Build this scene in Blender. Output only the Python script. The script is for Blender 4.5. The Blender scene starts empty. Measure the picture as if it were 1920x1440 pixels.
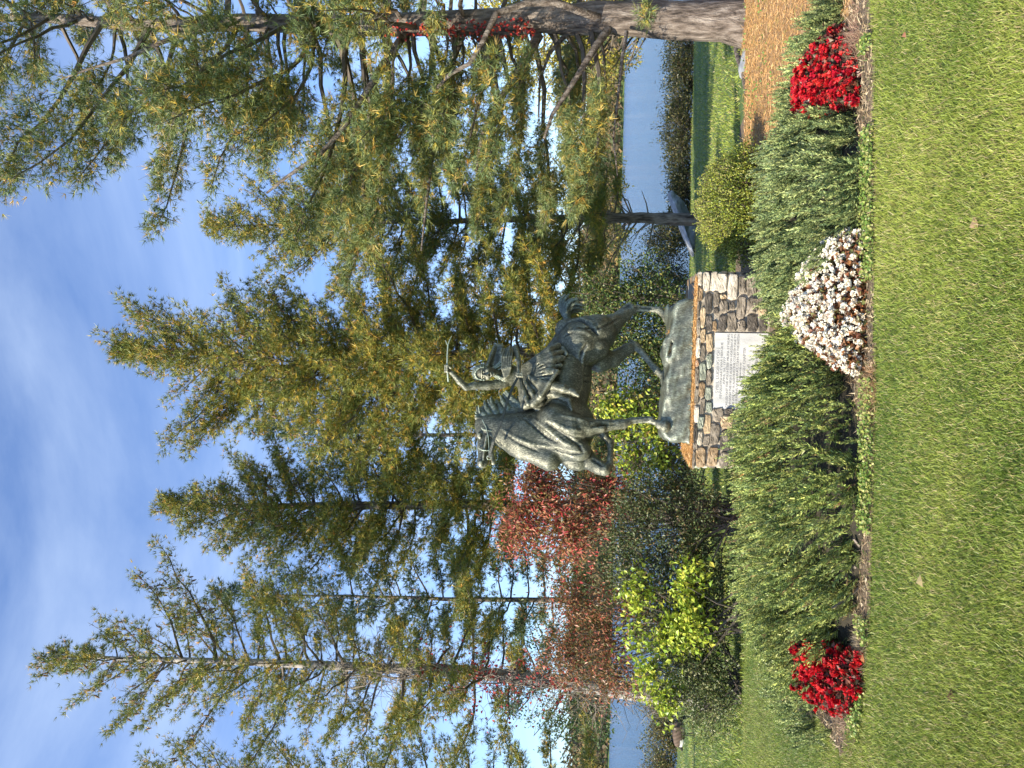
import bpy, math, random
import numpy as np
from mathutils import Vector, Matrix

C = bpy.context.scene.collection
SC = bpy.context.scene
rng = np.random.default_rng(7)
random.seed(7)
FOC = 1442.0
PITCH = math.radians(7.4)
ROLL = math.radians(1.3)
EYE = np.array([0.0, 0.0, 1.6])
# camera axes: the photograph was taken with the phone turned, world-up lies towards picture-left
_r = np.array([1.0, 0, 0]); _u = np.array([0, -math.sin(PITCH), math.cos(PITCH)]); _f = np.array([0, math.cos(PITCH), math.sin(PITCH)])
AR = math.cos(ROLL) * _r + math.sin(ROLL) * _u
AU = math.cos(ROLL) * _u - math.sin(ROLL) * _r
cam_d = bpy.data.cameras.new('camera'); cam = bpy.data.objects.new('camera', cam_d); C.objects.link(cam)
cam_d.sensor_fit = 'HORIZONTAL'; cam_d.sensor_width = 36.0; cam_d.lens = 36.0 * FOC / 1920.0
cam_d.clip_start = 0.05; cam_d.clip_end = 6000
M = Matrix(((-AU[0], AR[0], -_f[0], EYE[0]), (-AU[1], AR[1], -_f[1], EYE[1]), (-AU[2], AR[2], -_f[2], EYE[2]), (0, 0, 0, 1)))
cam.matrix_world = M
SC.camera = cam
# ---- light
SUN = Vector((-0.70, -0.50, 0.53)).normalized()
world = bpy.data.worlds.new('World'); SC.world = world; world.use_nodes = True
nt = world.node_tree; nt.nodes.clear()
out = nt.nodes.new('ShaderNodeOutputWorld'); bg = nt.nodes.new('ShaderNodeBackground')
sky = nt.nodes.new('ShaderNodeTexSky'); sky.sky_type = 'NISHITA'; sky.sun_disc = False
sky.sun_elevation = math.asin(SUN.z); sky.sun_rotation = math.atan2(SUN.x, SUN.y)
sky.air_density = 1.0; sky.dust_density = 0.25; sky.ozone_density = 2.2
bg.inputs['Strength'].default_value = 0.10
tc = nt.nodes.new('ShaderNodeTexCoord'); mp = nt.nodes.new('ShaderNodeMapping')
mp.inputs['Scale'].default_value = (1.3, 1.3, 5.5); mp.inputs['Rotation'].default_value = (0.10, 0.12, 0.2)
cl = nt.nodes.new('ShaderNodeTexNoise'); cl.inputs['Scale'].default_value = 1.15; cl.inputs['Detail'].default_value = 9; cl.inputs['Roughness'].default_value = 0.55; cl.inputs['Distortion'].default_value = 0.5
cr = nt.nodes.new('ShaderNodeValToRGB'); cr.color_ramp.elements[0].position = 0.42; cr.color_ramp.elements[1].position = 0.95
cr.color_ramp.elements[0].color = (0, 0, 0, 1); cr.color_ramp.elements[1].color = (0.55, 0.55, 0.55, 1)
mx = nt.nodes.new('ShaderNodeMixRGB'); mx.inputs['Color2'].default_value = (6.2, 7.3, 8.6, 1)
nt.links.new(tc.outputs['Generated'], mp.inputs['Vector']); nt.links.new(mp.outputs[0], cl.inputs['Vector'])
nt.links.new(cl.outputs['Fac'], cr.inputs['Fac']); nt.links.new(cr.outputs[0], mx.inputs['Fac']); 
sx = nt.nodes.new('ShaderNodeSeparateXYZ'); nt.links.new(tc.outputs['Generated'], sx.inputs[0])
el = nt.nodes.new('ShaderNodeValToRGB'); nt.links.new(sx.outputs['Z'], el.inputs['Fac'])
el.color_ramp.elements[0].position = 0.0; el.color_ramp.elements[0].color = (0.80, 1.02, 1.42, 1); el.color_ramp.elements[1].position = 0.45; el.color_ramp.elements[1].color = (1.22, 1.24, 1.42, 1)
mu = nt.nodes.new('ShaderNodeMixRGB'); mu.blend_type = 'MULTIPLY'; mu.inputs[0].default_value = 1
nt.links.new(sky.outputs[0], mu.inputs[1]); nt.links.new(el.outputs[0], mu.inputs[2]); nt.links.new(mu.outputs[0], mx.inputs['Color1'])
nt.links.new(mx.outputs[0], bg.inputs['Color']); nt.links.new(bg.outputs[0], out.inputs[0])
sun_d = bpy.data.lights.new('sun', 'SUN'); sun_d.energy = 5.0; sun_d.angle = math.radians(0.5); sun_d.color = (1.0, 0.90, 0.73)
sun_o = bpy.data.objects.new('sun', sun_d); C.objects.link(sun_o); sun_o.rotation_euler = SUN.to_track_quat('Z', 'Y').to_euler(); sun_o.location = (-20, -15, 25)
SC.view_settings.view_transform = 'Standard'; SC.view_settings.look = 'None'; SC.view_settings.exposure = 1.05; SC.view_settings.gamma = 1.0
SC.view_settings.use_curve_mapping = False
SC.render.engine = 'CYCLES'; SC.cycles.use_denoising = True
SC.cycles.max_bounces = 6; SC.cycles.transparent_max_bounces = 8

# ---- helpers: picture point at a forward distance -> place in the world
def P(x, y, D):
    d = _f + AR * (720.0 - y) / FOC - AU * (x - 960.0) / FOC
    return EYE + d * (D / d[1])
def gz(x, y):                                   # ground height
    y = np.asarray(y, float); x = np.asarray(x, float)
    z = np.interp(y, [-400, 9.0, 13, 27, 36, 42, 60, 90, 300, 560, 575, 640, 800, 1500, 5000], [0, 0, -0.16, -0.95, -1.9, -2.9, -4.5, -6, -6, -6, -2.2, 8, 34, 60, 60])
    z = z + 0.03 * np.sin(x * 0.9 + 1) * np.sin(y * 0.7) * np.clip((y - 8) / 10, 0, 1)
    return z
def G(x, y):                                    # picture point on the ground
    d = _f + AR * (720.0 - y) / FOC - AU * (x - 960.0) / FOC
    t = 3.0
    for i in range(600):
        p = EYE + d * t
        if p[2] <= gz(p[0], p[1]): break
        t += 0.06 + t * 0.002
    return p
def link(o, parent=None):
    C.objects.link(o)
    if parent is not None: o.parent = parent
    return o
def thing(name, label, cat, loc=(0, 0, 0), group=None):
    o = bpy.data.objects.new(name, None); C.objects.link(o); o.location = [float(v) for v in loc]; o.empty_display_size = 0.2
    o['label'] = label; o['category'] = cat
    if group: o['group'] = group
    return o
def tag(o, label=None, cat=None, group=None, kind=None):
    if label: o['label'] = label
    if cat: o['category'] = cat
    if group: o['group'] = group
    if kind: o['kind'] = kind
    return o
def mesh(name, V, F, mat, parent=None, loc=None, col=None, smooth=False, kind=None):
    """F: list of (n,3) or (n,4) int arrays or a single one"""
    V = np.asarray(V, np.float32).reshape(-1, 3)
    off = np.array(loc if loc is not None else (parent.location if parent is not None and parent.type == 'EMPTY' else (0, 0, 0)), np.float32)
    if parent is not None and parent.type != 'EMPTY' and loc is None and parent.parent is not None: off = np.array(parent.parent.location, np.float32)
    me = bpy.data.meshes.new(name)
    if not isinstance(F, list): F = [F]
    F = [np.asarray(f, np.int32) for f in F if len(f)]
    me.vertices.add(len(V)); me.vertices.foreach_set('co', (V - off).ravel())
    nl = sum(f.size for f in F); npoly = sum(len(f) for f in F)
    me.loops.add(nl); me.loops.foreach_set('vertex_index', np.concatenate([f.ravel() for f in F]))
    me.polygons.add(npoly)
    tot = np.concatenate([np.full(len(f), f.shape[1], np.int32) for f in F]); st = np.concatenate([[0], np.cumsum(tot)[:-1]]).astype(np.int32)
    me.polygons.foreach_set('loop_start', st)
    me.polygons.foreach_set('use_smooth', np.full(npoly, bool(smooth)))
    if col is not None:
        a = me.color_attributes.new('Col', 'FLOAT_COLOR', 'POINT')
        c = np.ones((len(V), 4), np.float32); c[:, :3] = col; a.data.foreach_set('color', c.ravel())
    me.update(calc_edges=True); me.materials.append(mat)
    o = bpy.data.objects.new(name, me); C.objects.link(o)
    if parent is not None: o.parent = parent
    elif loc is not None: o.location = [float(v) for v in loc]
    if kind: o['kind'] = kind
    return o

# ---- materials
def newmat(name):
    m = bpy.data.materials.new(name); m.use_nodes = True; t = m.node_tree; b = t.nodes['Principled BSDF']; return m, t, b
def N(t, kind, **kw):
    n = t.nodes.new(kind)
    for k, v in kw.items():
        if k in n.inputs: n.inputs[k].default_value = v
        else: setattr(n, k, v)
    return n
def ramp(t, fac, stops):
    r = t.nodes.new('ShaderNodeValToRGB'); e = r.color_ramp.elements
    while len(e) < len(stops): e.new(0.5)
    for i, (p, c) in enumerate(stops): e[i].position = p; e[i].color = (*c, 1)
    t.links.new(fac, r.inputs['Fac']); return r.outputs[0]
def coords(t, scale=(1, 1, 1), rot=(0, 0, 0)):
    g = t.nodes.new('ShaderNodeNewGeometry'); m = N(t, 'ShaderNodeMapping'); m.inputs['Scale'].default_value = scale; m.inputs['Rotation'].default_value = rot
    t.links.new(g.outputs['Position'], m.inputs['Vector']); return m.outputs[0]
def leaf_mat(name, trans=0.35, rough=0.5, spec=0.3):
    m, t, b = newmat(name)
    a = N(t, 'ShaderNodeAttribute', attribute_name='Col')
    t.links.new(a.outputs['Color'], b.inputs['Base Color']); b.inputs['Roughness'].default_value = rough
    b.inputs['Specular IOR Level'].default_value = spec
    if trans > 0:
        tr = N(t, 'ShaderNodeBsdfTranslucent'); mxs = N(t, 'ShaderNodeMixShader'); mxs.inputs[0].default_value = trans
        t.links.new(a.outputs['Color'], tr.inputs['Color']); t.links.new(b.outputs[0], mxs.inputs[1]); t.links.new(tr.outputs[0], mxs.inputs[2])
        t.links.new(mxs.outputs[0], t.nodes['Material Output'].inputs['Surface'])
    return m
def noise_mat(name, stops, scale, rough=0.8, detail=8, aniso=(1, 1, 1), bump=0.0, bscale=None, metal=0.0, bdist=0.02):
    m, t, b = newmat(name); c = coords(t, aniso)
    n = N(t, 'ShaderNodeTexNoise', Scale=scale, Detail=detail, Roughness=0.6); t.links.new(c, n.inputs['Vector'])
    t.links.new(ramp(t, n.outputs['Fac'], stops), b.inputs['Base Color']); b.inputs['Roughness'].default_value = rough; b.inputs['Metallic'].default_value = metal
    if bump:
        n2 = N(t, 'ShaderNodeTexNoise', Scale=bscale or scale * 3, Detail=8, Roughness=0.65); t.links.new(c, n2.inputs['Vector'])
        bp = N(t, 'ShaderNodeBump', Strength=bump, Distance=bdist); t.links.new(n2.outputs['Fac'], bp.inputs['Height']); t.links.new(bp.outputs[0], b.inputs['Normal'])
    return m
NEEDLE = leaf_mat('pine_needles', 0.16, 0.45, 0.35)
LEAF = leaf_mat('leaves', 0.28, 0.4, 0.4)
GLOSSY = leaf_mat('glossy_leaves', 0.18, 0.42, 0.45)
GRASS = leaf_mat('grass_blades', 0.25, 0.45, 0.35)
PETAL = leaf_mat('petals', 0.30, 0.5, 0.3)
BARK = noise_mat('pine_bark', [(0.34, (0.05, 0.038, 0.03)), (0.48, (0.17, 0.135, 0.11)), (0.66, (0.36, 0.31, 0.265))], 7, 0.9, 12, (2.4, 2.4, 0.5), 1.0, 11, bdist=0.09)
PALEBARK = noise_mat('pale_bark', [(0.3, (0.14, 0.12, 0.105)), (0.5, (0.34, 0.31, 0.28)), (0.7, (0.55, 0.52, 0.48))], 6, 0.85, 10, (2, 2, 0.6), 0.8, 12, bdist=0.04)
TWIG = noise_mat('twig_bark', [(0.3, (0.05, 0.04, 0.032)), (0.7, (0.17, 0.14, 0.11))], 4, 0.9)
DEADWOOD = noise_mat('dead_twig', [(0.3, (0.12, 0.10, 0.08)), (0.7, (0.30, 0.25, 0.20))], 6, 0.9)

# ---- geometry pieces
def unit(v): return v / np.maximum(np.linalg.norm(v, axis=-1, keepdims=True), 1e-9)
def rand_dirs(n): return unit(rng.normal(size=(n, 3)))
def tube(pts, rad, sides=6, wob=0.0):
    """a bent tapered tube -> V,F(quads)"""
    pts = np.asarray(pts, float); n = len(pts); rad = np.asarray(rad, float) * np.ones(n)
    d = unit(np.gradient(pts, axis=0)); ref = np.array([0.31, 0.92, 0.2]) if abs(d[0][2]) > 0.6 else np.array([0.05, 0.1, 1.0])
    a = unit(np.cross(d, ref)); b = np.cross(d, a)
    th = np.arange(sides) * 2 * np.pi / sides
    rr = rad[:, None] * (1 + (rng.normal(size=(n, sides)) * wob if wob else 0))
    V = pts[:, None, :] + (a[:, None, :] * np.cos(th)[None, :, None] + b[:, None, :] * np.sin(th)[None, :, None]) * rr[:, :, None]
    i = np.arange(n - 1)[:, None] * sides; j = np.arange(sides)[None, :]; j2 = (j + 1) % sides
    F = np.stack([i + j, i + j2, i + sides + j2, i + sides + j], -1).reshape(-1, 4)
    return V.reshape(-1, 3), F
class Bag:
    def __init__(s): s.V = []; s.T = []; s.Q = []; s.c = []; s.n = 0
    def add(s, V, F, col=None):
        V = np.asarray(V, float).reshape(-1, 3); F = np.asarray(F)
        (s.T if F.shape[1] == 3 else s.Q).append(F + s.n); s.V.append(V)
        if col is not None: s.c.append(np.broadcast_to(col, (len(V), 3)))
        s.n += len(V)
    def build(s, name, mat, parent=None, **kw):
        F = []
        if s.T: F.append(np.concatenate(s.T))
        if s.Q: F.append(np.concatenate(s.Q))
        if not F: return None
        return mesh(name, np.concatenate(s.V), F, mat, parent, col=np.concatenate(s.c) if s.c else None, **kw)
def needles(pos, dirs, cols, m=12, length=0.10, w=0.0065, spread=0.75):
    """one brush of m needles at every position"""
    n = len(pos); d = unit(dirs)[:, None, :] + rng.normal(size=(n, m, 3)) * spread * 0.6
    d = unit(d); L = length * rng.uniform(0.7, 1.15, (n, m, 1))
    side = unit(np.cross(d, rng.normal(size=(n, m, 3)))) * w * 0.5
    b = pos[:, None, :] + d * 0.004
    tip = b + d * L; tip[..., 2] -= 0.12 * L[..., 0]
    V = np.stack([b - side, b + side, tip], 2).reshape(-1, 3)
    F = np.arange(n * m * 3).reshape(-1, 3)
    c = np.repeat(cols, m * 3, axis=0) * rng.uniform(0.8, 1.2, (n * m, 1)).repeat(3, 0)
    return V, F, c
def leaves(pos, dirs, nrm, cols, L, W, fold=0.25, simple=False):
    """folded pointed leaves (two quads meeting on the midrib)"""
    n = len(pos); d = unit(dirs); s = unit(np.cross(d, nrm)); k = np.cross(s, d)
    L = np.broadcast_to(np.asarray(L, float).reshape(-1, 1), (n, 1)); W = np.broadcast_to(np.asarray(W, float).reshape(-1, 1), (n, 1))
    if simple:
        V = np.stack([pos, pos + d * L * 0.45 + s * W * 0.5 + k * W * fold, pos + d * L, pos + d * L * 0.5 - s * W * 0.5 + k * W * fold * 0.3], 1).reshape(-1, 3); b = np.arange(n)[:, None] * 4
        return V, np.concatenate([b + np.array([[0, 2, 1]]), b + np.array([[0, 3, 2]])]), np.repeat(cols, 4, axis=0)
    v0 = pos; v3 = pos + d * L - k * L * 0.12
    l1 = pos + d * L * 0.42 + s * W * 0.5 + k * W * fold; r1 = pos + d * L * 0.42 - s * W * 0.5 + k * W * fold
    mid = pos + d * L * 0.5
    V = np.stack([v0, l1, v3, r1, mid], 1).reshape(-1, 3); b = np.arange(n)[:, None] * 5
    F = np.concatenate([b + np.array([[0, 4, 1]]), b + np.array([[1, 4, 2]]), b + np.array([[0, 3, 4]]), b + np.array([[3, 2, 4]])])
    return V, F, np.repeat(cols, 5, axis=0)
def palette(n, items):
    """items: (weight, rgb)"""
    w = np.array([i[0] for i in items], float); w /= w.sum(); c = np.array([i[1] for i in items], float)
    k = rng.choice(len(items), n, p=w); j = rng.choice(len(items), n, p=w); t = rng.uniform(0, 0.35, (n, 1))
    return np.clip((c[k] * (1 - t) + c[j] * t) * rng.uniform(0.75, 1.25, (n, 1)), 0.005, 0.95)
# ================= distance-field modelling (statue, rocks, goose) =================
class Field:
    def __init__(s, lo, hi, h):
        s.lo = np.array(lo, np.float32); s.h = h; s.n = np.ceil((np.array(hi) - s.lo) / h).astype(int) + 1
        s.S = np.full(tuple(s.n), 1.0, np.float32)
    def box(s, lo, hi):
        a = np.clip(np.floor((np.array(lo) - s.lo) / s.h).astype(int), 0, s.n); b = np.clip(np.ceil((np.array(hi) - s.lo) / s.h).astype(int) + 1, 0, s.n)
        sl = tuple(slice(a[i], b[i]) for i in range(3))
        g = np.meshgrid(*[s.lo[i] + s.h * np.arange(a[i], b[i], dtype=np.float32) for i in range(3)], indexing='ij')
        return sl, np.stack(g, -1)
    def put(s, sl, d, k, op):
        A = s.S[sl]
        if op < 0:
            d = -d; hh = np.clip(0.5 - 0.5 * (A - d) / k, 0, 1); s.S[sl] = A * (1 - hh) + d * hh + k * hh * (1 - hh)
        else:
            hh = np.clip(0.5 + 0.5 * (d - A) / k, 0, 1); s.S[sl] = d * (1 - hh) + A * hh - k * hh * (1 - hh)
    def cap(s, a, b, ra, rb, k=0.03, op=1, flat=None):
        """tapered limb; flat=(axis, factor) squashes it along an axis"""
        a = np.array(a, np.float32); b = np.array(b, np.float32); R = max(ra, rb) + k * 1.2 + 0.02
        if flat is not None and flat[1] > 1: R *= flat[1]
        sl, p = s.box(np.minimum(a, b) - R, np.maximum(a, b) + R)
        if p.size == 0: return
        q = p - a; ab = b - a
        t = np.clip((q @ ab) / max(float(ab @ ab), 1e-9), 0, 1)
        v = q - t[..., None] * ab
        if flat is not None:
            ax = np.array(flat[0], np.float32); f = flat[1]; dn = v @ ax
            v = v + (dn * (1 / f - 1))[..., None] * ax
        d = np.sqrt((v * v).sum(-1)) - (ra + (rb - ra) * t)
        if flat is not None: d = d * min(1.0, flat[1])
        s.put(sl, d.astype(np.float32), k, op)
    def chain(s, pts, k=0.03, op=1, flat=None):
        for (a, ra), (b, rb) in zip(pts[:-1], pts[1:]): s.cap(a, b, ra, rb, k, op, flat)
    def ell(s, c, r, ax=None, k=0.04, op=1):
        """ellipsoid with half-sizes r along the rows of ax"""
        c = np.array(c, np.float32); r = np.array(r, np.float32); R = r.max() + k * 1.2 + 0.02
        sl, p = s.box(c - R, c + R)
        if p.size == 0: return
        q = p - c
        if ax is not None: q = q @ np.array(ax, np.float32).T
        k0 = np.sqrt(((q / r) ** 2).sum(-1)); k1 = np.sqrt(((q / (r * r)) ** 2).sum(-1)) + 1e-9
        s.put(sl, (k0 * (k0 - 1) / k1).astype(np.float32), k, op)
    def surf(s, x, y, d0=7.9, d1=9.7):
        Ds = np.arange(d0, d1, 0.004); q = np.array([P(x, y, D) for D in Ds]); i = np.rint((q - s.lo) / s.h).astype(int)
        ok = ((i >= 0) & (i < s.n)).all(1); i = np.clip(i, 0, s.n - 1); v = s.S[tuple(i.T)]; h = np.nonzero(ok & (v < 0))[0]
        return q[h[0]] if len(h) else None
    def line(s, pts, w, op, k=0.014, off=0.0, taper=True):
        """a groove (op -1) or a raised ridge (op 1) that follows the modelled surface"""
        xy = np.array(pts, float); t = np.linspace(0, 1, 12); c = np.linspace(0, 1, len(xy)); L_ = [(np.interp(a, c, xy[:, 0]), np.interp(a, c, xy[:, 1])) for a in t]
        q = [s.surf(*a) for a in L_]; q = [(p, w * (0.35 + 0.65 * math.sin(math.pi * a) if taper else 1)) for p, a in zip(q, t) if p is not None]
        q = [(p + unit(EYE - p) * off, r) for p, r in q]
        for (a, ra), (b, rb) in zip(q[:-1], q[1:]):
            if np.linalg.norm(a - b) < 0.09: s.cap(a, b, ra, rb, k, op)
    def mesh(s):
        S = s.S; I = S < 0; nx, ny, nz = S.shape
        cnt = np.zeros((nx - 1, ny - 1, nz - 1), np.int8)
        for i in (0, 1):
            for j in (0, 1):
                for k in (0, 1): cnt += I[i:nx - 1 + i, j:ny - 1 + j, k:nz - 1 + k]
        act = np.argwhere((cnt > 0) & (cnt < 8)); idx = np.full(cnt.shape, -1, np.int32); idx[tuple(act.T)] = np.arange(len(act))
        acc = np.zeros((len(act), 3), np.float32); num = np.zeros(len(act), np.float32)
        for ax in range(3):
            o = [a for a in range(3) if a != ax]
            for u in (0, 1):
                for v in (0, 1):
                    c0 = np.zeros(3, int); c0[o[0]] = u; c0[o[1]] = v; c1 = c0.copy(); c1[ax] = 1
                    s0 = S[tuple((act + c0).T)]; s1 = S[tuple((act + c1).T)]; m = (s0 < 0) != (s1 < 0)
                    t = np.where(m, s0 / np.where(m, s0 - s1, 1), 0); q = np.tile(c0.astype(np.float32), (len(act), 1)); q[:, ax] = t
                    acc += q * m[:, None]; num += m
        V = s.lo + s.h * (act + acc / num[:, None])
        Q = []
        for ax in range(3):
            o = [(ax + 1) % 3, (ax + 2) % 3]; n = [nx, ny, nz]
            sa = [slice(1, n[i] - 1) for i in range(3)]; sa[ax] = slice(0, n[ax] - 1); sb = list(sa); sb[ax] = slice(1, n[ax])
            A = I[tuple(sa)]; B = I[tuple(sb)]
            e = np.argwhere(A != B); inside = A[tuple(e.T)]
            base = e.copy(); base[:, o[0]] += 1; base[:, o[1]] += 1
            def cell(du, dv):
                c = base.copy(); c[:, o[0]] -= du; c[:, o[1]] -= dv; return idx[tuple(c.T)]
            q = np.stack([cell(1, 1), cell(0, 1), cell(0, 0), cell(1, 0)], 1)
            q[~inside] = q[~inside][:, ::-1]
            Q.append(q)
        return V, np.concatenate(Q)
def bulge(V, amp, scale, seed=0, n=5):
    """cheap smooth noise: a few sine waves"""
    r = np.random.default_rng(seed); out = np.zeros(len(V))
    for i in range(n):
        d = unit(r.normal(size=3)) * scale * (1.6 ** i); out += np.sin(V @ d + r.uniform(0, 6)) / (1.4 ** i)
    return out * amp

# ---- bronze
def bronze_mat(name, dark, mid, light, mscale=11):
    m, t, b = newmat(name)
    c = coords(t, (1, 1, 1)); c2 = coords(t, (1.6, 1.6, 0.5), (0.2, 0.35, 0))
    n1 = N(t, 'ShaderNodeTexNoise', Scale=mscale, Detail=10, Roughness=0.68); t.links.new(c, n1.inputs['Vector'])
    n2 = N(t, 'ShaderNodeTexNoise', Scale=60, Detail=10, Roughness=0.75); t.links.new(c2, n2.inputs['Vector'])
    mxn = N(t, 'ShaderNodeMath', operation='MULTIPLY_ADD'); mxn.inputs[1].default_value = 0.72; t.links.new(n2.outputs['Fac'], mxn.inputs[0])
    m3 = N(t, 'ShaderNodeMath', operation='MULTIPLY'); m3.inputs[1].default_value = 0.28; t.links.new(n1.outputs['Fac'], m3.inputs[0]); t.links.new(m3.outputs[0], mxn.inputs[2])
    g = t.nodes.new('ShaderNodeNewGeometry')                     # ridge highlights and hollow shade put into the patina colour
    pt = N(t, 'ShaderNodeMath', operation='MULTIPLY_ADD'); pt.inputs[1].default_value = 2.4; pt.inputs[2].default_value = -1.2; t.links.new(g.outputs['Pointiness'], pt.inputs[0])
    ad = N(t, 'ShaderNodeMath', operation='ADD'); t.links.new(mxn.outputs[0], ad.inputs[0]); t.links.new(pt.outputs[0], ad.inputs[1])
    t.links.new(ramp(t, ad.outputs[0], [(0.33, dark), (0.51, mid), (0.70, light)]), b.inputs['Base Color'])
    b.inputs['Metallic'].default_value = 0.3; b.inputs['Roughness'].default_value = 0.38
    n4 = N(t, 'ShaderNodeTexNoise', Scale=55, Detail=8, Roughness=0.7); t.links.new(c, n4.inputs['Vector'])
    bp = N(t, 'ShaderNodeBump', Strength=0.5, Distance=0.012); t.links.new(n4.outputs['Fac'], bp.inputs['Height']); t.links.new(bp.outputs[0], b.inputs['Normal'])
    return m
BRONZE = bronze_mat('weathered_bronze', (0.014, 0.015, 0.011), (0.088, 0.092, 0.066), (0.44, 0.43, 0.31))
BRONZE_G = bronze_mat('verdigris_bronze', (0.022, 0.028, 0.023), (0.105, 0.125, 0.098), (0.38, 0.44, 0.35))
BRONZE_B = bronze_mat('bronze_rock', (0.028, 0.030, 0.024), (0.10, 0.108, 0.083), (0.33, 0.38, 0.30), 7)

def px(r, D): return r * D / FOC
HD = unit(np.array([-0.87, -0.45, 0.0]))        # heading of the horse
HL = np.array([-HD[1], HD[0], 0.0]) * -1.0
HL = np.array([0.45, -0.87, 0.0]); HL = HL / np.linalg.norm(HL)   # its left side, towards the camera
UPV = np.array([0, 0, 1.0])
def tilt(ang):                                   # body frame pitched by ang (nose up)
    f = HD * math.cos(ang) + UPV * math.sin(ang); u = UPV * math.cos(ang) - HD * math.sin(ang)
    return np.array([f, HL, u])
def axD(y): return 8.32 + (860 - y) / 260 * 0.78
statue = thing('equestrian_statue', 'green bronze statue of a girl riding a galloping horse sidesaddle and waving a stick', 'statue', P(1296, 700, 8.85))

P0 = P
def P(x, y, D): return P0(x, y, D + 0.12)          # the group stands a hand's breadth behind the plaque
def J(x, y, r, side=0.0, D=None):                # joint: picture point, radius in picture px, metres to the horse's left
    D = (axD(y) if D is None else D) - side * 0.9
    return (P(x, y, D), px(r, D))
lo = np.array([-1.15, 7.75, 0.82]); hi = np.array([1.02, 9.85, 3.12])
F = Field(lo, hi, 0.0125)
FL = (HL, 0.72)
# trunk
F.ell(J(1058, 712, 0)[0], (0.62, 0.27, 0.315), tilt(0.02), 0.03)
F.ell(J(1056, 800, 0)[0], (0.36, 0.25, 0.36), tilt(0.35), 0.06)
F.ell(J(1066, 838, 0)[0], (0.17, 0.22, 0.24), tilt(0.2), 0.06)
F.ell(J(1088, 640, 0)[0], (0.30, 0.235, 0.27), tilt(-0.5), 0.06)
F.ell(J(1064, 650, 0)[0], (0.30, 0.17, 0.17), tilt(0.15), 0.06)
# chest muscles
F.ell(J(1080, 842, 0, 0.11)[0], (0.13, 0.10, 0.17), tilt(0.3), 0.03)
F.ell(J(1078, 862, 0, -0.08)[0], (0.12, 0.10, 0.16), tilt(0.3), 0.03)
# neck
F.chain([J(1040, 812, 56), J(985, 816, 46), J(945, 806, 31), J(915, 796, 22), J(902, 790, 15)], 0.05, flat=(HL, 0.66))
F.chain([J(1010, 770, 14), J(965, 772, 12), J(930, 779, 9), J(905, 782, 7)], 0.03)      # crest
F.chain([J(945, 824, 10), J(985, 845, 17), J(1030, 862, 22)], 0.035)                      # windpipe
# head
F.chain([J(907, 794, 17), J(911, 808, 18.5), J(907, 838, 12.5), J(906, 860, 9.5), J(905, 868, 10.5)], 0.018, flat=(HL, 0.72))
F.chain([J(920, 812, 18), J(920, 828, 12), J(918, 846, 7)], 0.014, flat=(HL, 0.7))         # cheek
F.chain([J(917, 840, 7), J(923, 856, 4.6), J(925, 867, 5.2)], 0.008, flat=(HL, 0.8))         # lower jaw, mouth open
F.cap(J(919, 855, 0)[0], J(918, 882, 0)[0], px(1.8, 8.3), px(3.6, 8.3), 0.006, -1, (HL, 5.0))
F.ell(J(901, 869, 0, 0.045)[0], (0.035, 0.022, 0.028), None, 0.012)                        # nostrils
F.ell(J(901, 869, 0, -0.045)[0], (0.035, 0.022, 0.028), None, 0.012)
F.ell(J(900, 872, 0, 0.068)[0], (0.016, 0.014, 0.012), None, 0.008, -1)
for sd in (0.075, -0.075):
    F.ell(J(899, 817, 0, sd)[0], (0.036, 0.026, 0.028), None, 0.012)                       # brow
    F.ell(J(900, 820, 0, sd * 1.2)[0], (0.017, 0.015, 0.014), None, 0.004, -1)
    F.ell(J(900, 820, 0, sd * 1.1)[0], (0.014, 0.014, 0.013), None, 0.003)
F.chain([J(914, 818, 4, 0.085), J(909, 842, 3, 0.07), J(906, 862, 2, 0.06)], 0.01)         # cheekbone
for sd, (tx, ty) in ((0.05, (882, 789)), (-0.05, (886, 779))):                             # ears
    F.chain([J(902, 786, 6, sd), J(894, 785 - (789 - ty) * 0.4, 6.2, sd), (P(tx, ty, axD(785) - sd), 0.004)], 0.01, flat=(HD, 0.6))
# near foreleg, straight
F.chain([J(1040, 792, 34, 0.15), J(1075, 806, 30, 0.16), J(1100, 803, 19, 0.17), J(1140, 797, 10.5, 0.17), J(1160, 796, 9.5, 0.17)], 0.028)
F.chain([J(1160, 796, 9.5, 0.17), J(1169, 795, 9.0, 0.17), J(1184, 790, 5.2, 0.17), J(1212, 788, 5.0, 0.17), J(1221, 788, 7.2, 0.17), J(1231, 793, 5.8, 0.17), J(1238, 797, 8.5, 0.17), J(1246, 800, 11.5, 0.17)], 0.010)
F.chain([J(1176, 786, 2.5, 0.17), J(1216, 783, 3, 0.17)], 0.006)                            # tendon
F.chain([J(1050, 778, 16, 0.22), J(1090, 800, 16, 0.24), J(1128, 804, 8, 0.23)], 0.02)
# off foreleg, raised and folded
F.chain([J(1070, 845, 28, -0.13, 8.36), J(1095, 858, 20, -0.13, 8.33), J(1124, 877, 12.5, -0.1, 8.2), J(1134, 881, 11, -0.1, 8.16)], 0.03)
F.chain([J(1134, 881, 11, -0.1, 8.16), J(1143, 872, 7, -0.1, 8.2), J(1145, 845, 5.6, -0.1, 8.3), J(1144, 829, 7.2, -0.1, 8.36), J(1137, 821, 6, -0.1, 8.38), J(1131, 813, 9.5, -0.1, 8.4)], 0.010)
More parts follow.
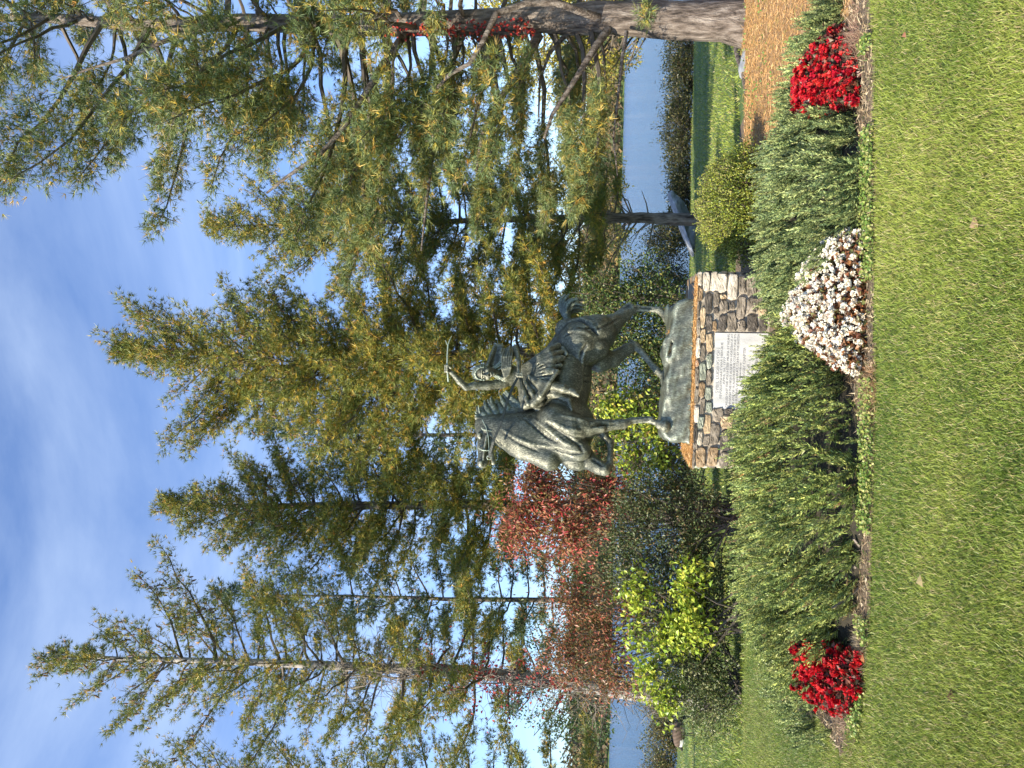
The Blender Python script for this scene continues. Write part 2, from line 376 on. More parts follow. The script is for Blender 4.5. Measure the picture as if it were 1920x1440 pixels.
# near hind leg, stretched back
F.chain([J(1090, 645, 46, 0.12), J(1120, 625, 36, 0.14), J(1145, 610, 20, 0.13), J(1168, 593, 11.5, 0.12), J(1184, 582, 8.5, 0.12)], 0.035)
F.chain([J(1180, 572, 4.5, 0.12), J(1186, 580, 9, 0.12), J(1197, 579, 6, 0.12), J(1225, 580, 5.2, 0.12), J(1236, 582, 7, 0.12), J(1245, 590, 6, 0.12), J(1251, 597, 8.5, 0.12), J(1258, 603, 11, 0.12)], 0.010)
F.chain([J(1150, 596, 6, 0.13), J(1170, 578, 4, 0.12), J(1180, 571, 4, 0.12)], 0.015)      # hamstring tendon
F.chain([J(1060, 618, 20, 0.16), J(1100, 614, 22, 0.2), J(1135, 607, 14, 0.18)], 0.02)
F.chain([J(1090, 668, 22, 0.18), J(1120, 652, 22, 0.19), J(1140, 632, 12, 0.16)], 0.02)
# off hind leg, reaching forward
F.chain([J(1100, 655, 36, -0.13), J(1126, 674, 24, -0.15), J(1148, 674, 15.5, -0.16), J(1176, 655, 10.5, -0.16), J(1190, 648, 8.5, -0.16)], 0.03)
F.chain([J(1185, 641, 4.5, -0.16), J(1192, 650, 8.2, -0.16), J(1203, 660, 6, -0.16), J(1222, 684, 5.2, -0.16), J(1231, 694, 7, -0.16), J(1238, 701, 6.3, -0.16), J(1247, 707, 10.5, -0.16)], 0.010)
# lines of muscle, following the surface
for pts, w in (([(994, 767), (1032, 799), (1061, 817), (1091, 822)], .011), ([(968, 772), (1000, 799), (1025, 820), (1044, 830)], .010), ([(1061, 817), (1086, 836), (1094, 852)], .009), ([(1074, 598), (1098, 606), (1115, 620), (1120, 628)], .010),
               ([(1058, 632), (1086, 615), (1108, 617), (1122, 628)], .010), ([(1100, 646), (1091, 660), (1089, 680)], .012), ([(1108, 800), (1130, 797), (1156, 795)], .006), ([(1106, 790), (1130, 790), (1150, 791)], .005), ([(945, 812), (975, 832), (1010, 848)], .007),
               ([(1118, 618), (1140, 608), (1160, 597)], .008), ([(1190, 577), (1225, 579)], .004), ([(1182, 794), (1215, 787)], .004), ([(1110, 862), (1128, 874)], .006), ([(1040, 842), (1066, 850), (1090, 852)], .008), ([(1060, 700), (1085, 702), (1104, 705)], .004), ([(1062, 712), (1085, 714), (1104, 716)], .004)):
    F.line(pts, w, -1, 0.02)
for pts, w in (([(941, 805), (969, 822), (994, 832), (1032, 838)], .016), ([(1000, 786), (1030, 808), (1055, 828), (1075, 838)], .018), ([(1035, 790), (1062, 806), (1090, 808)], .022), ([(1066, 604), (1090, 598), (1112, 606)], .018), ([(1066, 622), (1092, 622), (1112, 632)], .022), ([(1098, 655), (1092, 672), (1092, 690)], .012),
               ([(1100, 794), (1125, 792), (1150, 794)], .010), ([(1050, 780), (1080, 786), (1100, 792)], .016), ([(905, 800), (915, 812), (928, 822)], .008), ([(912, 818), (909, 838), (906, 856)], .005)):
    F.line(pts, w, 1, 0.022, off=-0.35 * w)
for i in range(6): F.line([(966 + i * 5, 771), (972 + i * 5, 781), (979 + i * 5, 790)], .005, -1, 0.006)   # wrinkles before the withers
V, Q = F.mesh()
V = V + bulge(V, 0.0016, 34, 3)[:, None] * unit(V - np.array([0, 8.7, 1.7]))
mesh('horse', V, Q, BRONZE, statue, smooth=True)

# mane: locks blown back from the crest
F = Field([-0.75, 7.9, 1.9], [0.25, 9.3, 3.14], 0.0065)
r2 = random.Random(4)
def lock(a, b, ra, rb, up=0.0, k=0.008, n=5, fan=0.02, F_=None, c=None):
    a = np.array(a); b = np.array(b); m = (a + b) / 2 + np.array([0, 0, up]) if c is None else np.array(c)
    for i in range(n):
        o = np.array([r2.uniform(-fan, fan), r2.uniform(-fan, fan), r2.uniform(-fan, fan)])
        o2 = o * 1.8; pts = []
        for j in range(6):
            t = j / 5; p = (1 - t) ** 2 * (a + o * 0.6) + 2 * t * (1 - t) * (m + o) + t * t * (b + o2)
            pts.append((p, (ra + (rb - ra) * t) * r2.uniform(0.85, 1.1)))
        (F_ or F).chain(pts, k)
crest = [(908, 781), (918, 778), (930, 775), (942, 772), (955, 769), (968, 768), (980, 766), (992, 764), (1003, 762)]
tips = [(899, 769), (908, 759), (914, 749), (932, 757), (944, 748), (944, 739), (952, 741), (970, 750), (984, 752)]
for (a, b), (c, d) in zip(crest, tips):
    lock(P(a, b, axD(b) - 0.02), P(c, d, axD(b) + 0.04), px(8.5, 8.5), px(2.0, 8.5), 0.02, n=5, fan=0.026, k=0.009)
for tx, ty in ((880, 783), (883, 774), (889, 768), (896, 761)):                             # forelock and tuft behind the ears
    lock(P(903, 784, 8.52), P(tx, ty, 8.50), px(3.6, 8.5), px(0.9, 8.5), 0.01, n=1, fan=0.004, k=0.004)
V, Q = F.mesh(); mesh('mane', V, Q, BRONZE_G, statue, smooth=True)
# tail: a plume of strands arching up and over
F = Field([0.42, 8.75, 1.6], [1.2, 9.8, 2.35], 0.0058)
tb = P(1068, 604, 9.12)
for i in range(42):
    u = (i % 14) / 13; dep = r2.uniform(-0.11, 0.11)
    apex = P(1046 + 22 * u + r2.uniform(-2, 2), 570 - 14 * u, 9.16 + dep * 0.6); endp = P(1056 + 48 * u + r2.uniform(-3, 3), 551 + 22 * u ** 2 + r2.uniform(-2, 2), 9.2 + dep)
    m1 = P(1052 + 6 * u, 583 - 4 * u, 9.14 + dep * 0.3)
    s_in = r2.uniform(0.45, 1.0); apex = tb + (apex - tb) * s_in; endp = tb + (endp - tb) * (0.35 + 0.65 * s_in); m1 = tb + (m1 - tb) * (0.5 + 0.5 * s_in)
    pts = []
    for j in range(8):
        t = j / 7
        p = (1 - t) ** 3 * tb + 3 * t * (1 - t) ** 2 * m1 + 3 * t * t * (1 - t) * (apex + (apex - m1) * 0.35) + t ** 3 * endp
        pts.append((p, px(3.6 * (1 - t) ** 0.7 + 1.5 + 1.2 * math.sin(3.1 * t), 9.1)))
    F.chain(pts, 0.0035)
V, Q = F.mesh(); mesh('tail', V, Q, BRONZE_G, statue, smooth=True)
# ---- rider
def R(x, y, r, D): return (P(x, y, D), px(r, D))
FD = unit(np.array([-0.32, -0.93, -0.02])); FR = unit(np.cross(FD, UPV)); FU = np.cross(FR, FD)   # face forward / her left-hand direction / up
F = Field([-0.28, 7.95, 1.55], [0.65, 9.2, 3.56], 0.0072)
HC = P(911, 698, 8.50)
def H(a, b, c): return HC + FR * a + FD * b + FU * c
F.ell(HC + FU * 0.012, (0.074, 0.094, 0.105), np.array([FR, FD, FU]), 0.02)
F.chain([(H(0, 0.045, -0.045), 0.052), (H(0, 0.062, -0.095), 0.026)], 0.02)               # jaw and chin
for s in (-1, 1):
    F.ell(H(s * 0.03, 0.098, 0.012), (0.021, 0.016, 0.014), np.array([FR, FD, FU]), 0.008, -1)
    F.ell(H(s * 0.029, 0.086, 0.012), (0.013, 0.010, 0.008), np.array([FR, FD, FU]), 0.003)
    F.chain([(H(s * 0.012, 0.098, 0.036), 0.008), (H(s * 0.05, 0.084, 0.034), 0.007)], 0.01)
    F.ell(H(s * 0.045, 0.07, -0.03), (0.022, 0.02, 0.024), None, 0.015)
    F.ell(H(s * 0.076, 0.0, -0.005), (0.010, 0.022, 0.032), np.array([FR, FD, FU]), 0.008)
F.chain([(H(0, 0.096, 0.03), 0.007), (H(0, 0.122, -0.014), 0.0125)], 0.008)
F.ell(H(0, 0.100, -0.055), (0.026, 0.022, 0.020), np.array([FR, FD, FU]), 0.005, -1)       # open mouth
F.chain([(H(-0.026, 0.088, -0.047), 0.006), (H(0, 0.104, -0.034), 0.007), (H(0.026, 0.088, -0.047), 0.006)], 0.005)
F.chain([(H(-0.022, 0.086, -0.066), 0.006), (H(0, 0.098, -0.077), 0.008), (H(0.022, 0.086, -0.066), 0.006)], 0.005)
F.chain([(H(0, -0.01, -0.07), 0.048), R(944, 702, 8.5, 8.6), R(952, 703, 13, 8.64)], 0.025)
# torso
F.chain([R(948, 715, 10, 8.6), R(947, 686, 10, 8.66)], 0.04)
F.chain([R(956, 702, 18, 8.66), R(972, 706, 16.5, 8.68), R(988, 712, 20, 8.72)], 0.04)
# raised right arm and fist
F.chain([R(943, 719, 9.5, 8.58), R(915, 723, 8.5, 8.52), R(890, 723, 7.2, 8.47), R(874, 726.5, 6.5, 8.44)], 0.02)
F.chain([R(874, 726.5, 6.3, 8.44), R(862, 715, 6.6, 8.42), R(848, 700, 4.3, 8.40), R(843, 696, 4.2, 8.4)], 0.012)
F.ell(P(838.5, 692, 8.39), (0.030, 0.026, 0.034), None, 0.01)
for i in range(4):
    yy = 697 - i * 3.6
    F.chain([R(843, yy, 1.9, 8.385), R(838.5, yy - 0.4, 2.0, 8.355), R(834.5, yy - 0.3, 1.9, 8.37), R(835, yy, 1.7, 8.40)], 0.004)
F.chain([R(845, 690, 2.2, 8.37), R(840, 685.5, 2.0, 8.36), R(836, 685, 1.8, 8.375)], 0.005)
# left arm: elbow raised behind her, hand forward on the reins
F.chain([R(946, 684, 9.5, 8.66), R(955, 668, 8, 8.72), R(966, 652, 5.2, 8.74)], 0.02)
F.chain([R(966, 652, 5.2, 8.74), R(970, 662, 5.3, 8.66), R(973, 682, 4.4, 8.5), R(973, 697, 3.6, 8.40)], 0.012)
F.ell(P(974, 702, 8.38), (0.022, 0.022, 0.020), None, 0.01)
for i in range(4):
    xx = 970 + i * 3.0
    F.chain([R(xx, 700, 1.8, 8.35), R(xx + 0.5, 706, 1.8, 8.345), R(xx + 0.8, 708, 1.6, 8.37), R(xx + 0.6, 704, 1.5, 8.385)], 0.004)
F.chain([R(969, 699, 2.0, 8.37), R(968, 704, 1.8, 8.35)], 0.005)
# legs under the skirt, hanging on the near side
F.chain([R(992, 712, 18, 8.66), R(1016, 716, 15, 8.46), R(1034, 722, 10, 8.38)], 0.03)
F.chain([R(1034, 722, 10, 8.38), R(1056, 729, 8.5, 8.36), R(1072, 735, 5.6, 8.35)], 0.015)
F.chain([R(1005, 728, 16, 8.52), R(1040, 738, 10, 8.42), R(1058, 748, 7, 8.40)], 0.02)
V, Q = F.mesh(); rider = mesh('rider', V, Q, BRONZE, statue, smooth=True)
# hair: swept up and back from the face
F = Field([-0.12, 8.2, 2.62], [0.65, 9.15, 3.25], 0.006)
F.ell(H(0, -0.028, 0.03), (0.079, 0.088, 0.094), np.array([FR, FD, FU]), 0.02)
for i in range(44):
    a = (i % 22) / 21 * math.pi * 1.1 - math.pi * 0.05; bk = 0.0 if i < 22 else -0.06
    root = H(0.074 * math.cos(a), 0.05 + bk + 0.02 * math.sin(a), 0.03 + 0.082 * math.sin(a)); g_ = r2.uniform(0.82, 1.08)
    tip = H(0.118 * math.cos(a) * g_ + 0.03, 0.0 + bk - 0.03 * r2.random(), 0.04 + 0.145 * math.sin(a) * g_)
    c0 = H(0.10 * math.cos(a), 0.045 + bk, 0.04 + 0.12 * math.sin(a))
    lock(root, tip, 0.0095, 0.0025, n=1, fan=0.003, k=0.003, c=c0)
for i in range(24):                                                                        # long locks falling by the neck
    s = -1 if i % 2 else 1
    root = H(s * 0.075, 0.0 + r2.uniform(-0.04, 0.04), 0.02 + r2.uniform(-0.03, 0.04))
    tip = P(r2.uniform(938, 952), 716 - r2.uniform(0, 8) if s < 0 else 684 - r2.uniform(0, 10), 8.50 + r2.uniform(-0.03, 0.08))
    lock(root, tip, 0.010, 0.0035, n=1, fan=0.006, k=0.004)
V, Q = F.mesh(); mesh('hair', V, Q, BRONZE_G, statue, smooth=True)
# dress: bodice and a wide skirt with deep folds
F = Field([-0.5, 8.0, 1.45], [0.78, 9.3, 2.9], 0.0082)
F.chain([R(947, 708, 14, 8.6), R(960, 706, 17, 8.65), R(976, 707, 17, 8.66), R(992, 710, 23, 8.66)], 0.03)
F.chain([R(990, 700, 20, 8.7), R(1008, 690, 17, 8.64), R(1026, 672, 13, 8.62)], 0.03)
F.chain([R(990, 715, 22, 8.62), R(1006, 735, 21, 8.5), R(1010, 752, 12, 8.42)], 0.035)
F.chain([R(984, 724, 14, 8.56), R(985, 746, 12, 8.5), R(984, 757, 8, 8.46)], 0.03)
hem = [(1046, 649, 8.66, 7), (1053, 659, 8.58, 5.5), (1055, 671, 8.51, 6.5), (1051, 684, 8.45, 5), (1045, 697, 8.39, 6.5), (1036, 709, 8.36, 5), (1026, 722, 8.34, 8)]
for i, (hx, hy, hd, hr) in enumerate(hem):
    wx, wy = 978 + (i % 2) * 3, 690 + i * 3.1
    ax, ay = 996 + 0.35 * (hx - 1000), 0.55 * wy + 0.45 * hy
    F.chain([R(wx, wy, 5, 8.57), R(ax, ay, 9, 8.52 - 0.012 * i), R((ax + hx) / 2, (ay + hy) / 2, hr + 3, (8.44 + hd) / 2), R(hx, hy, hr, hd)], 0.02)
for i in range(6):                                                                         # grooves between folds
    hx, hy, hd, hr = hem[i]; h2 = hem[i + 1]
    F.chain([R(990, 694 + i * 3.2, 1.2, 8.40), R((990 + (hx + h2[0]) / 2) / 2 + 6, (695 + i * 3.2 + (hy + h2[1]) / 2) / 2, 1.8, (8.38 + hd) / 2 - 0.02), R((hx + h2[0]) / 2 + 6, (hy + h2[1]) / 2, 3.2, (hd + h2[2]) / 2 - 0.03)], 0.012, -1)
F.chain([R(1026, 722, 8, 8.34), R(1014, 742, 8, 8.33), R(1000, 756, 8, 8.36), R(984, 761, 8, 8.42)], 0.03)           # front of the skirt
for a_, b_, c_ in (((984, 716), (996, 735), (1004, 752)), ((980, 726), (986, 745), (990, 758)), ((992, 706), (1008, 720), (1018, 738))):
    F.chain([R(*a_, 3.5, 8.44), R(*b_, 4.5, 8.37), R(*c_, 4, 8.33)], 0.022)
for a_, b_, c_ in (((988, 712), (1002, 728), (1011, 744)), ((982, 722), (991, 740), (997, 754))):
    F.chain([R(*a_, 1.5, 8.40), R(*b_, 2.2, 8.32), R(*c_, 2, 8.28)], 0.018, -1)
F.chain([R(1045, 697, 4, 8.36), R(1030, 718, 4, 8.30), R(1014, 742, 4.5, 8.29)], 0.012)                              # rolled edge
F.chain([R(1050, 668, 9, 8.66), R(1056, 684, 9, 8.6), R(1046, 712, 8, 8.50)], 0.01, -1)      # hollow under the hem
V, Q = F.mesh(); mesh('dress', V, Q, BRONZE, statue, smooth=True)
# cloak: hollow hood-like fold blown back behind the neck, with streaming folds
F = Field([0.05, 8.2, 2.45], [0.65, 9.15, 3.02], 0.006)
for i in range(9):
    u = i / 8; w_ = 2.6 + 1.6 * (i % 2)
    F.chain([R(947 + 7 * u, 708 - 6 * u, 3.0, 8.50), R(942 + 15 * u, 692 - 3 * u, w_, 8.49 + 0.035 * (i % 2)), R(941 + 18 * u, 670, w_ + 0.3, 8.54 + 0.03 * (i % 2)), R(946 + 15 * u, 654 + 3 * math.sin(i), w_ * .7, 8.64)], 0.005)
V, Q = F.mesh(); mesh('sleeve', V, Q, BRONZE, statue, smooth=True)
F = Field([0.05, 8.2, 2.5], [0.65, 9.2, 3.14], 0.006)
for i in range(8):
    u = i / 7
    F.chain([R(914 + 24 * u, 686 - 3 * u, 4, 8.66 + 0.05 * math.sin(u * 3.1)), R(922 + 17 * u, 664 - 2 * u, 3.5, 8.74 + 0.05 * math.sin(u * 3.1)), R(928 + 15 * u, 646 + 3 * u, 2.2, 8.78)], 0.022)
V, Q = F.mesh(); mesh('cloak', V, Q, BRONZE, statue, smooth=True)
for (a, b, c) in (((1070, 733, 8.345), (1078, 737, 8.33), (1084, 742, 8.30)), ((1057, 748, 8.40), (1066, 751, 8.38), (1072, 768, 8.33))):
    F = Field(np.minimum(P(*a), P(*c)) - 0.13, np.maximum(P(*a), P(*c)) + 0.13, 0.006)
    F.chain([(P(*a), px(6.5, 8.4)), (P(*b), px(6.2, 8.4)), (P(*c), px(3.2, 8.4))], 0.012)
    F.cap(P(b[0] + 3, b[1] - 4, b[2] + 0.03), P(b[0] + 6, b[1] - 2, b[2] + 0.03), px(2.5, 8.4), px(2, 8.4), 0.008)
    V, Q = F.mesh(); mesh('shoe', V, Q, BRONZE, statue, smooth=True)
# saddle flap with a rolled rim, and the cantle behind
F = Field([-0.5, 8.0, 1.5], [0.73, 9.35, 2.55], 0.011)
F.ell(P(1022, 750, 8.50), (0.17, 0.05, 0.17), tilt(-0.5), 0.02)
F.ell(P(1018, 752, 8.42), (0.11, 0.05, 0.12), tilt(-0.5), 0.01, -1)
F.chain([R(1046, 648, 5, 8.72), R(1056, 655, 5.5, 8.66), R(1062, 664, 4, 8.58)], 0.01)
F.chain([R(1030, 690, 16, 8.66), R(1035, 735, 16, 8.60)], 0.02)
V, Q = F.mesh(); mesh('saddle', V, Q, BRONZE, statue, smooth=True)
# saddle cloth: a thin layer over the barrel with a rounded corner
F = Field([-0.6, 8.0, 1.3], [0.73, 9.35, 2.45], 0.013)
F.ell(J(1058, 712, 0)[0], (0.635, 0.284, 0.329), tilt(0.02), 0.01)
F.ell(J(1056, 800, 0)[0], (0.37, 0.262, 0.37), tilt(0.35), 0.06)
c0 = J(1040, 722, 0)[0]
sl, p = F.box([-9, -9, -9], [99, 99, 99]); q = p - c0.astype(np.float32); al = q @ HD.astype(np.float32); 
dd = np.hypot(np.maximum(np.abs(al) - 0.10, 0), np.maximum(np.abs(q[..., 2] + 0.02) - 0.14, 0)) - 0.17
F.S = np.maximum(F.S, dd.astype(np.float32))
V, Q = F.mesh(); mesh('saddle_cloth', V, Q, BRONZE, statue, smooth=True)
# stick, reins, bridle
B = Bag()
B.add(*tube([P(840.6, 716, 8.40), P(838.6, 690, 8.38), P(838.8, 668, 8.40), P(840, 647, 8.43)], [px(1.9, 8.4), px(1.9, 8.4), px(1.7, 8.4), px(1.5, 8.4)], 8))
B.add(*tube([P(840, 648, 8.43), P(835, 638, 8.45)], [px(1.4, 8.4), px(0.7, 8.4)], 6)); B.add(*tube([P(840, 648, 8.43), P(843, 638, 8.45), P(847, 630, 8.46)], [px(1.4, 8.4), px(1.1, 8.4), px(0.6, 8.4)], 6))
B.build('stick', BRONZE_G, statue, smooth=True)
def strap(pts, w=0.022, th=0.006):
    pts = np.array(pts); d = unit(np.gradient(pts, axis=0)); a = unit(np.cross(d, HL * 1.0)); n = unit(np.cross(a, d))
    V = np.stack([pts + a * w / 2 + n * th, pts - a * w / 2 + n * th, pts - a * w / 2 - n * th, pts + a * w / 2 - n * th], 1).reshape(-1, 3)
    i = np.arange(len(pts) - 1)[:, None] * 4; j = np.arange(4)[None]; j2 = (j + 1) % 4
    F_ = np.stack([i + j, i + j2, i + 4 + j2, i + 4 + j], -1).reshape(-1, 4); return V, F_
B = Bag()
B.add(*strap([P(917, 858, 8.16), P(925, 828, 8.13), P(940, 790, 8.13), P(952, 750, 8.2), P(963, 722, 8.3), P(973, 704, 8.36)], 0.026))
B.add(*strap([P(974, 704, 8.36), P(976, 716, 8.36), P(978, 730, 8.38)], 0.02)); B.add(*strap([P(977, 703, 8.37), P(979, 712, 8.37), P(981, 722, 8.40)], 0.02))
B.build('rein', BRONZE_G, statue, smooth=False)
B = Bag()
for pts in ([(904, 787, .09), (911, 800, .105), (916, 820, .10), (917, 845, .08), (917, 857, .07)], [(900, 796, .06), (905, 806, .095), (921, 808, .11), (931, 806, .08)], [(897, 840, .05), (904, 844, .09), (913, 845, .09), (924, 842, .06)]):
    B.add(*tube([P(a, b, axD(b) - s * 0.9 - 0.012) for a, b, s in pts], 0.006, 5))
V, Q = tube([P(917 + 4 * math.sin(a), 858 + 4 * math.cos(a), axD(858) - 0.085) for a in np.linspace(0, 6.0, 10)], 0.005, 5); B.add(V, Q)
B.build('bridle', BRONZE_G, statue, smooth=True)

# rocky bronze base the hooves stand on
P = P0
zb = P(1298, 697, 8.5)[2]
xs = np.array([P(1290, y, 8.8)[0] for y in (845, 832, 815, 790, 740, 705, 680, 658, 640, 615, 595, 575, 562)])
PT = P(1304, 695, 8.2); YAW = math.radians(4.0)
EX = np.array([math.cos(YAW), -math.sin(YAW), 0]); EY = np.array([math.sin(YAW), math.cos(YAW), 0])
ZT = float(PT[2])
bl = np.array([P(1292, 832, 8.55)[0], P(1298, 562, 8.5)[0]])
F = Field([bl[0] - 0.08, 8.3, ZT - 0.03], [bl[1] + 0.08, 9.7, ZT + 0.62], 0.016)
sl, p = F.box([-9, -9, -9], [99, 99, 99])
tops = [(832, 1250), (815, 1240), (800, 1238), (785, 1240), (740, 1243), (715, 1246), (700, 1248), (682, 1249), (662, 1244), (645, 1247), (628, 1255), (605, 1256), (585, 1258), (562, 1268)]
tx = np.array([P(b, a, 8.55)[0] for a, b in tops]); tz = np.array([P(b, a, 8.55)[2] for a, b in tops])
gx = F.lo[0] + F.h * np.arange(F.n[0]); H_ = np.interp(gx, tx, tz)
Hn = H_[:, None] + 0.0 * p[:, :, 0, 1]
Hn = Hn - 0.05 * np.clip((p[:, :, 0, 1] - 8.9) / 0.5, 0, 1) + 0.012 * np.sin(p[:, :, 0, 0] * 14 + p[:, :, 0, 1] * 9) + 0.012 * np.sin(p[:, :, 0, 1] * 17 - p[:, :, 0, 0] * 8)
dx = np.maximum(bl[0] - p[..., 0] + 0.05 * (p[..., 2] - ZT), p[..., 0] - bl[1] + 0.12 * (p[..., 2] - ZT))
fy = 8.42 - 0.07 * (p[..., 0]) + 0.10 * (p[..., 2] - ZT)
dy = np.maximum(fy - p[..., 1], p[..., 1] - 9.52 + 0.1 * (p[..., 2] - ZT)); dz = p[..., 2] - Hn[:, :, None]
wob = 0.010 * np.sin(p[..., 0] * 11 + 3 * np.sin(p[..., 2] * 9)) * np.cos(p[..., 2] * 16 + p[..., 0] * 3) + 0.006 * np.sin(p[..., 0] * 27 + p[..., 1] * 12 + p[..., 2] * 20)
rr = 0.045; m3 = np.sqrt(np.maximum(dx + rr, 0) ** 2 + np.maximum(dy + rr, 0) ** 2 + np.maximum(dz + rr, 0) ** 2) - rr + np.minimum(np.maximum(np.maximum(dx, dy), dz) + rr, 0)
F.S = (m3 + wob).astype(np.float32); F.S = np.maximum(F.S, (ZT + 0.012 - p[..., 2]).astype(np.float32))
F.chain([(P(1262, 700, 8.42), 0.012), (P(1280, 704, 8.40), 0.006)], 0.01, -1); F.chain([(P(1254, 668, 8.43), 0.02), (P(1262, 640, 8.43), 0.012), (P(1268, 620, 8.43), 0.005)], 0.01, -1)
F.ell(P(1249, 668, 8.55), (0.12, 0.10, 0.05), None, 0.04); F.ell(P(1252, 590, 8.9), (0.12, 0.12, 0.04), None, 0.05)
V, Q = F.mesh(); V = V + bulge(V, 0.003, 40, 9)[:, None] * unit(V - V.mean(0))
mesh('rock_base', V, Q, BRONZE_B, statue, smooth=True)

# ================= stone pedestal =================
ped = thing('stone_pedestal', 'fieldstone masonry pedestal with white engraved marble plaque under the bronze horse', 'pedestal', PT - np.array([0, 0, ZT]) + EY * 0.7)
def plane_uv(x, y):
    d = _f + AR * (720.0 - y) / FOC - AU * (x - 960.0) / FOC; t = np.dot(PT - EYE, EY) / np.dot(d, EY); q = EYE + d * t
    return float(np.dot(q - PT, EX)), float(q[2])
def L2W(u, v, w): return PT * np.array([1, 1, 0]) + EX * u + EY * v + np.array([0, 0, w])
uL = plane_uv(1340, 881)[0]; uR = plane_uv(1380, 509)[0]; PD = 1.42
MORTAR = noise_mat('mortar', [(0.3, (0.17, 0.14, 0.10)), (0.5, (0.36, 0.31, 0.24)), (0.7, (0.52, 0.47, 0.38))], 14, 0.95, 8, (1, 1, 1), 0.8, 40)
def box_w(B, u0, u1, v0, v1, w0, w1):
    c = np.array([L2W(u, v, w) for w in (w0, w1) for v in (v0, v1) for u in (u0, u1)])
    B.add(c, np.array([[0, 2, 3, 1], [4, 5, 7, 6], [0, 1, 5, 4], [2, 6, 7, 3], [0, 4, 6, 2], [1, 3, 7, 5]]))
pu0, pz1 = plane_uv(1337, 766); pu1, _ = plane_uv(1340, 624); pz0 = plane_uv(1441, 640)[1]
B = Bag(); box_w(B, uL + 0.03, uR - 0.03, 0.03, PD - 0.03, -0.1, ZT - 0.012); B.build('mortar_core', MORTAR, ped)
def stone_mat(name, a, b, c, s=9):
    return noise_mat(name, [(0.30, a), (0.5, b), (0.72, c)], s, 0.88, 10, (1, 1, 1.6), 0.7, 26)
STONES = [stone_mat('grey_stone', (0.055, 0.046, 0.035), (0.18, 0.15, 0.11), (0.40, 0.34, 0.26)), stone_mat('dark_stone', (0.03, 0.026, 0.021), (0.085, 0.072, 0.056), (0.25, 0.21, 0.165)),
          stone_mat('buff_stone', (0.20, 0.14, 0.08), (0.42, 0.31, 0.18), (0.62, 0.51, 0.34)), stone_mat('brown_stone', (0.12, 0.078, 0.04), (0.27, 0.18, 0.095), (0.44, 0.34, 0.22)),
          stone_mat('pale_stone', (0.30, 0.25, 0.18), (0.52, 0.46, 0.36), (0.72, 0.66, 0.55)), stone_mat('green_stone', (0.12, 0.13, 0.10), (0.26, 0.28, 0.21), (0.42, 0.44, 0.36)),
          stone_mat('rust_stone', (0.25, 0.12, 0.06), (0.42, 0.24, 0.13), (0.5, 0.36, 0.24))]
_g = np.linspace(-1, 1, 7)
def stone(u0, u1, w0, w1, mat, face='front', proud=0.03, seed=0):
    """a rounded uneven stone: front cap of a superellipse with a skirt into the mortar"""
    r = np.random.default_rng(seed); hu, hw = (u1 - u0) / 2, (w1 - w0) / 2; cu, cw = (u0 + u1) / 2, (w0 + w1) / 2
    a = np.linspace(0, 2 * np.pi, 16, endpoint=False); e = r.uniform(0.30, 0.52)
    sx = np.sign(np.cos(a)) * np.abs(np.cos(a)) ** e; sz = np.sign(np.sin(a)) * np.abs(np.sin(a)) ** e
    jit = 1 + r.uniform(-0.10, 0.05, 16); sx = sx * jit; sz = sz * jit; sz = sz + r.uniform(-0.15, 0.15) * sx
    pr = proud * r.uniform(0.7, 1.3); rings = []
    for sc_, dep in ((1.0, 0.05), (1.0, -0.35 * pr), (0.955, -0.85 * pr), (0.80, -1.0 * pr), (0.40, -1.02 * pr)):
        rings.append(np.stack([cu + hu * sc_ * sx, dep + r.uniform(-0.2, 0.2, 16) * pr * (dep < 0), cw + hw * sc_ * sz], 1))
    Vl = np.concatenate(rings + [np.array([[cu, -1.05 * pr, cw]])])
    j = np.arange(16); j2 = (j + 1) % 16; Q_ = np.concatenate([np.stack([k * 16 + j, k * 16 + j2, (k + 1) * 16 + j2, (k + 1) * 16 + j], 1) for k in range(4)])
    T_ = np.stack([64 + j, 64 + j2, np.full(16, 80)], 1)
    if face == 'front': W = np.array([L2W(u, v + 0.03, w) for u, v, w in Vl])
    elif face == 'left': W = np.array([L2W(uL + 0.03 + v, u, w) for u, v, w in Vl]); Q_ = Q_[:, ::-1]; T_ = T_[:, ::-1]
    elif face == 'right': W = np.array([L2W(uR - 0.03 - v, u, w) for u, v, w in Vl])
    elif face == 'back': W = np.array([L2W(u, PD - 0.03 - v, w) for u, v, w in Vl]); Q_ = Q_[:, ::-1]; T_ = T_[:, ::-1]
    elif face == 'top': W = np.array([L2W(u, w, ZT - 0.012 - v * 0.5) for u, v, w in Vl])
    if face in ('front', 'right', 'back', 'left', 'top'): Q_ = Q_
    o = mesh('stone', W, [Q_, T_], mat, ped, smooth=False); return o
def K(cx, cy): return plane_uv(1220 + cx / 3.512, 490 + cy / 3.512)
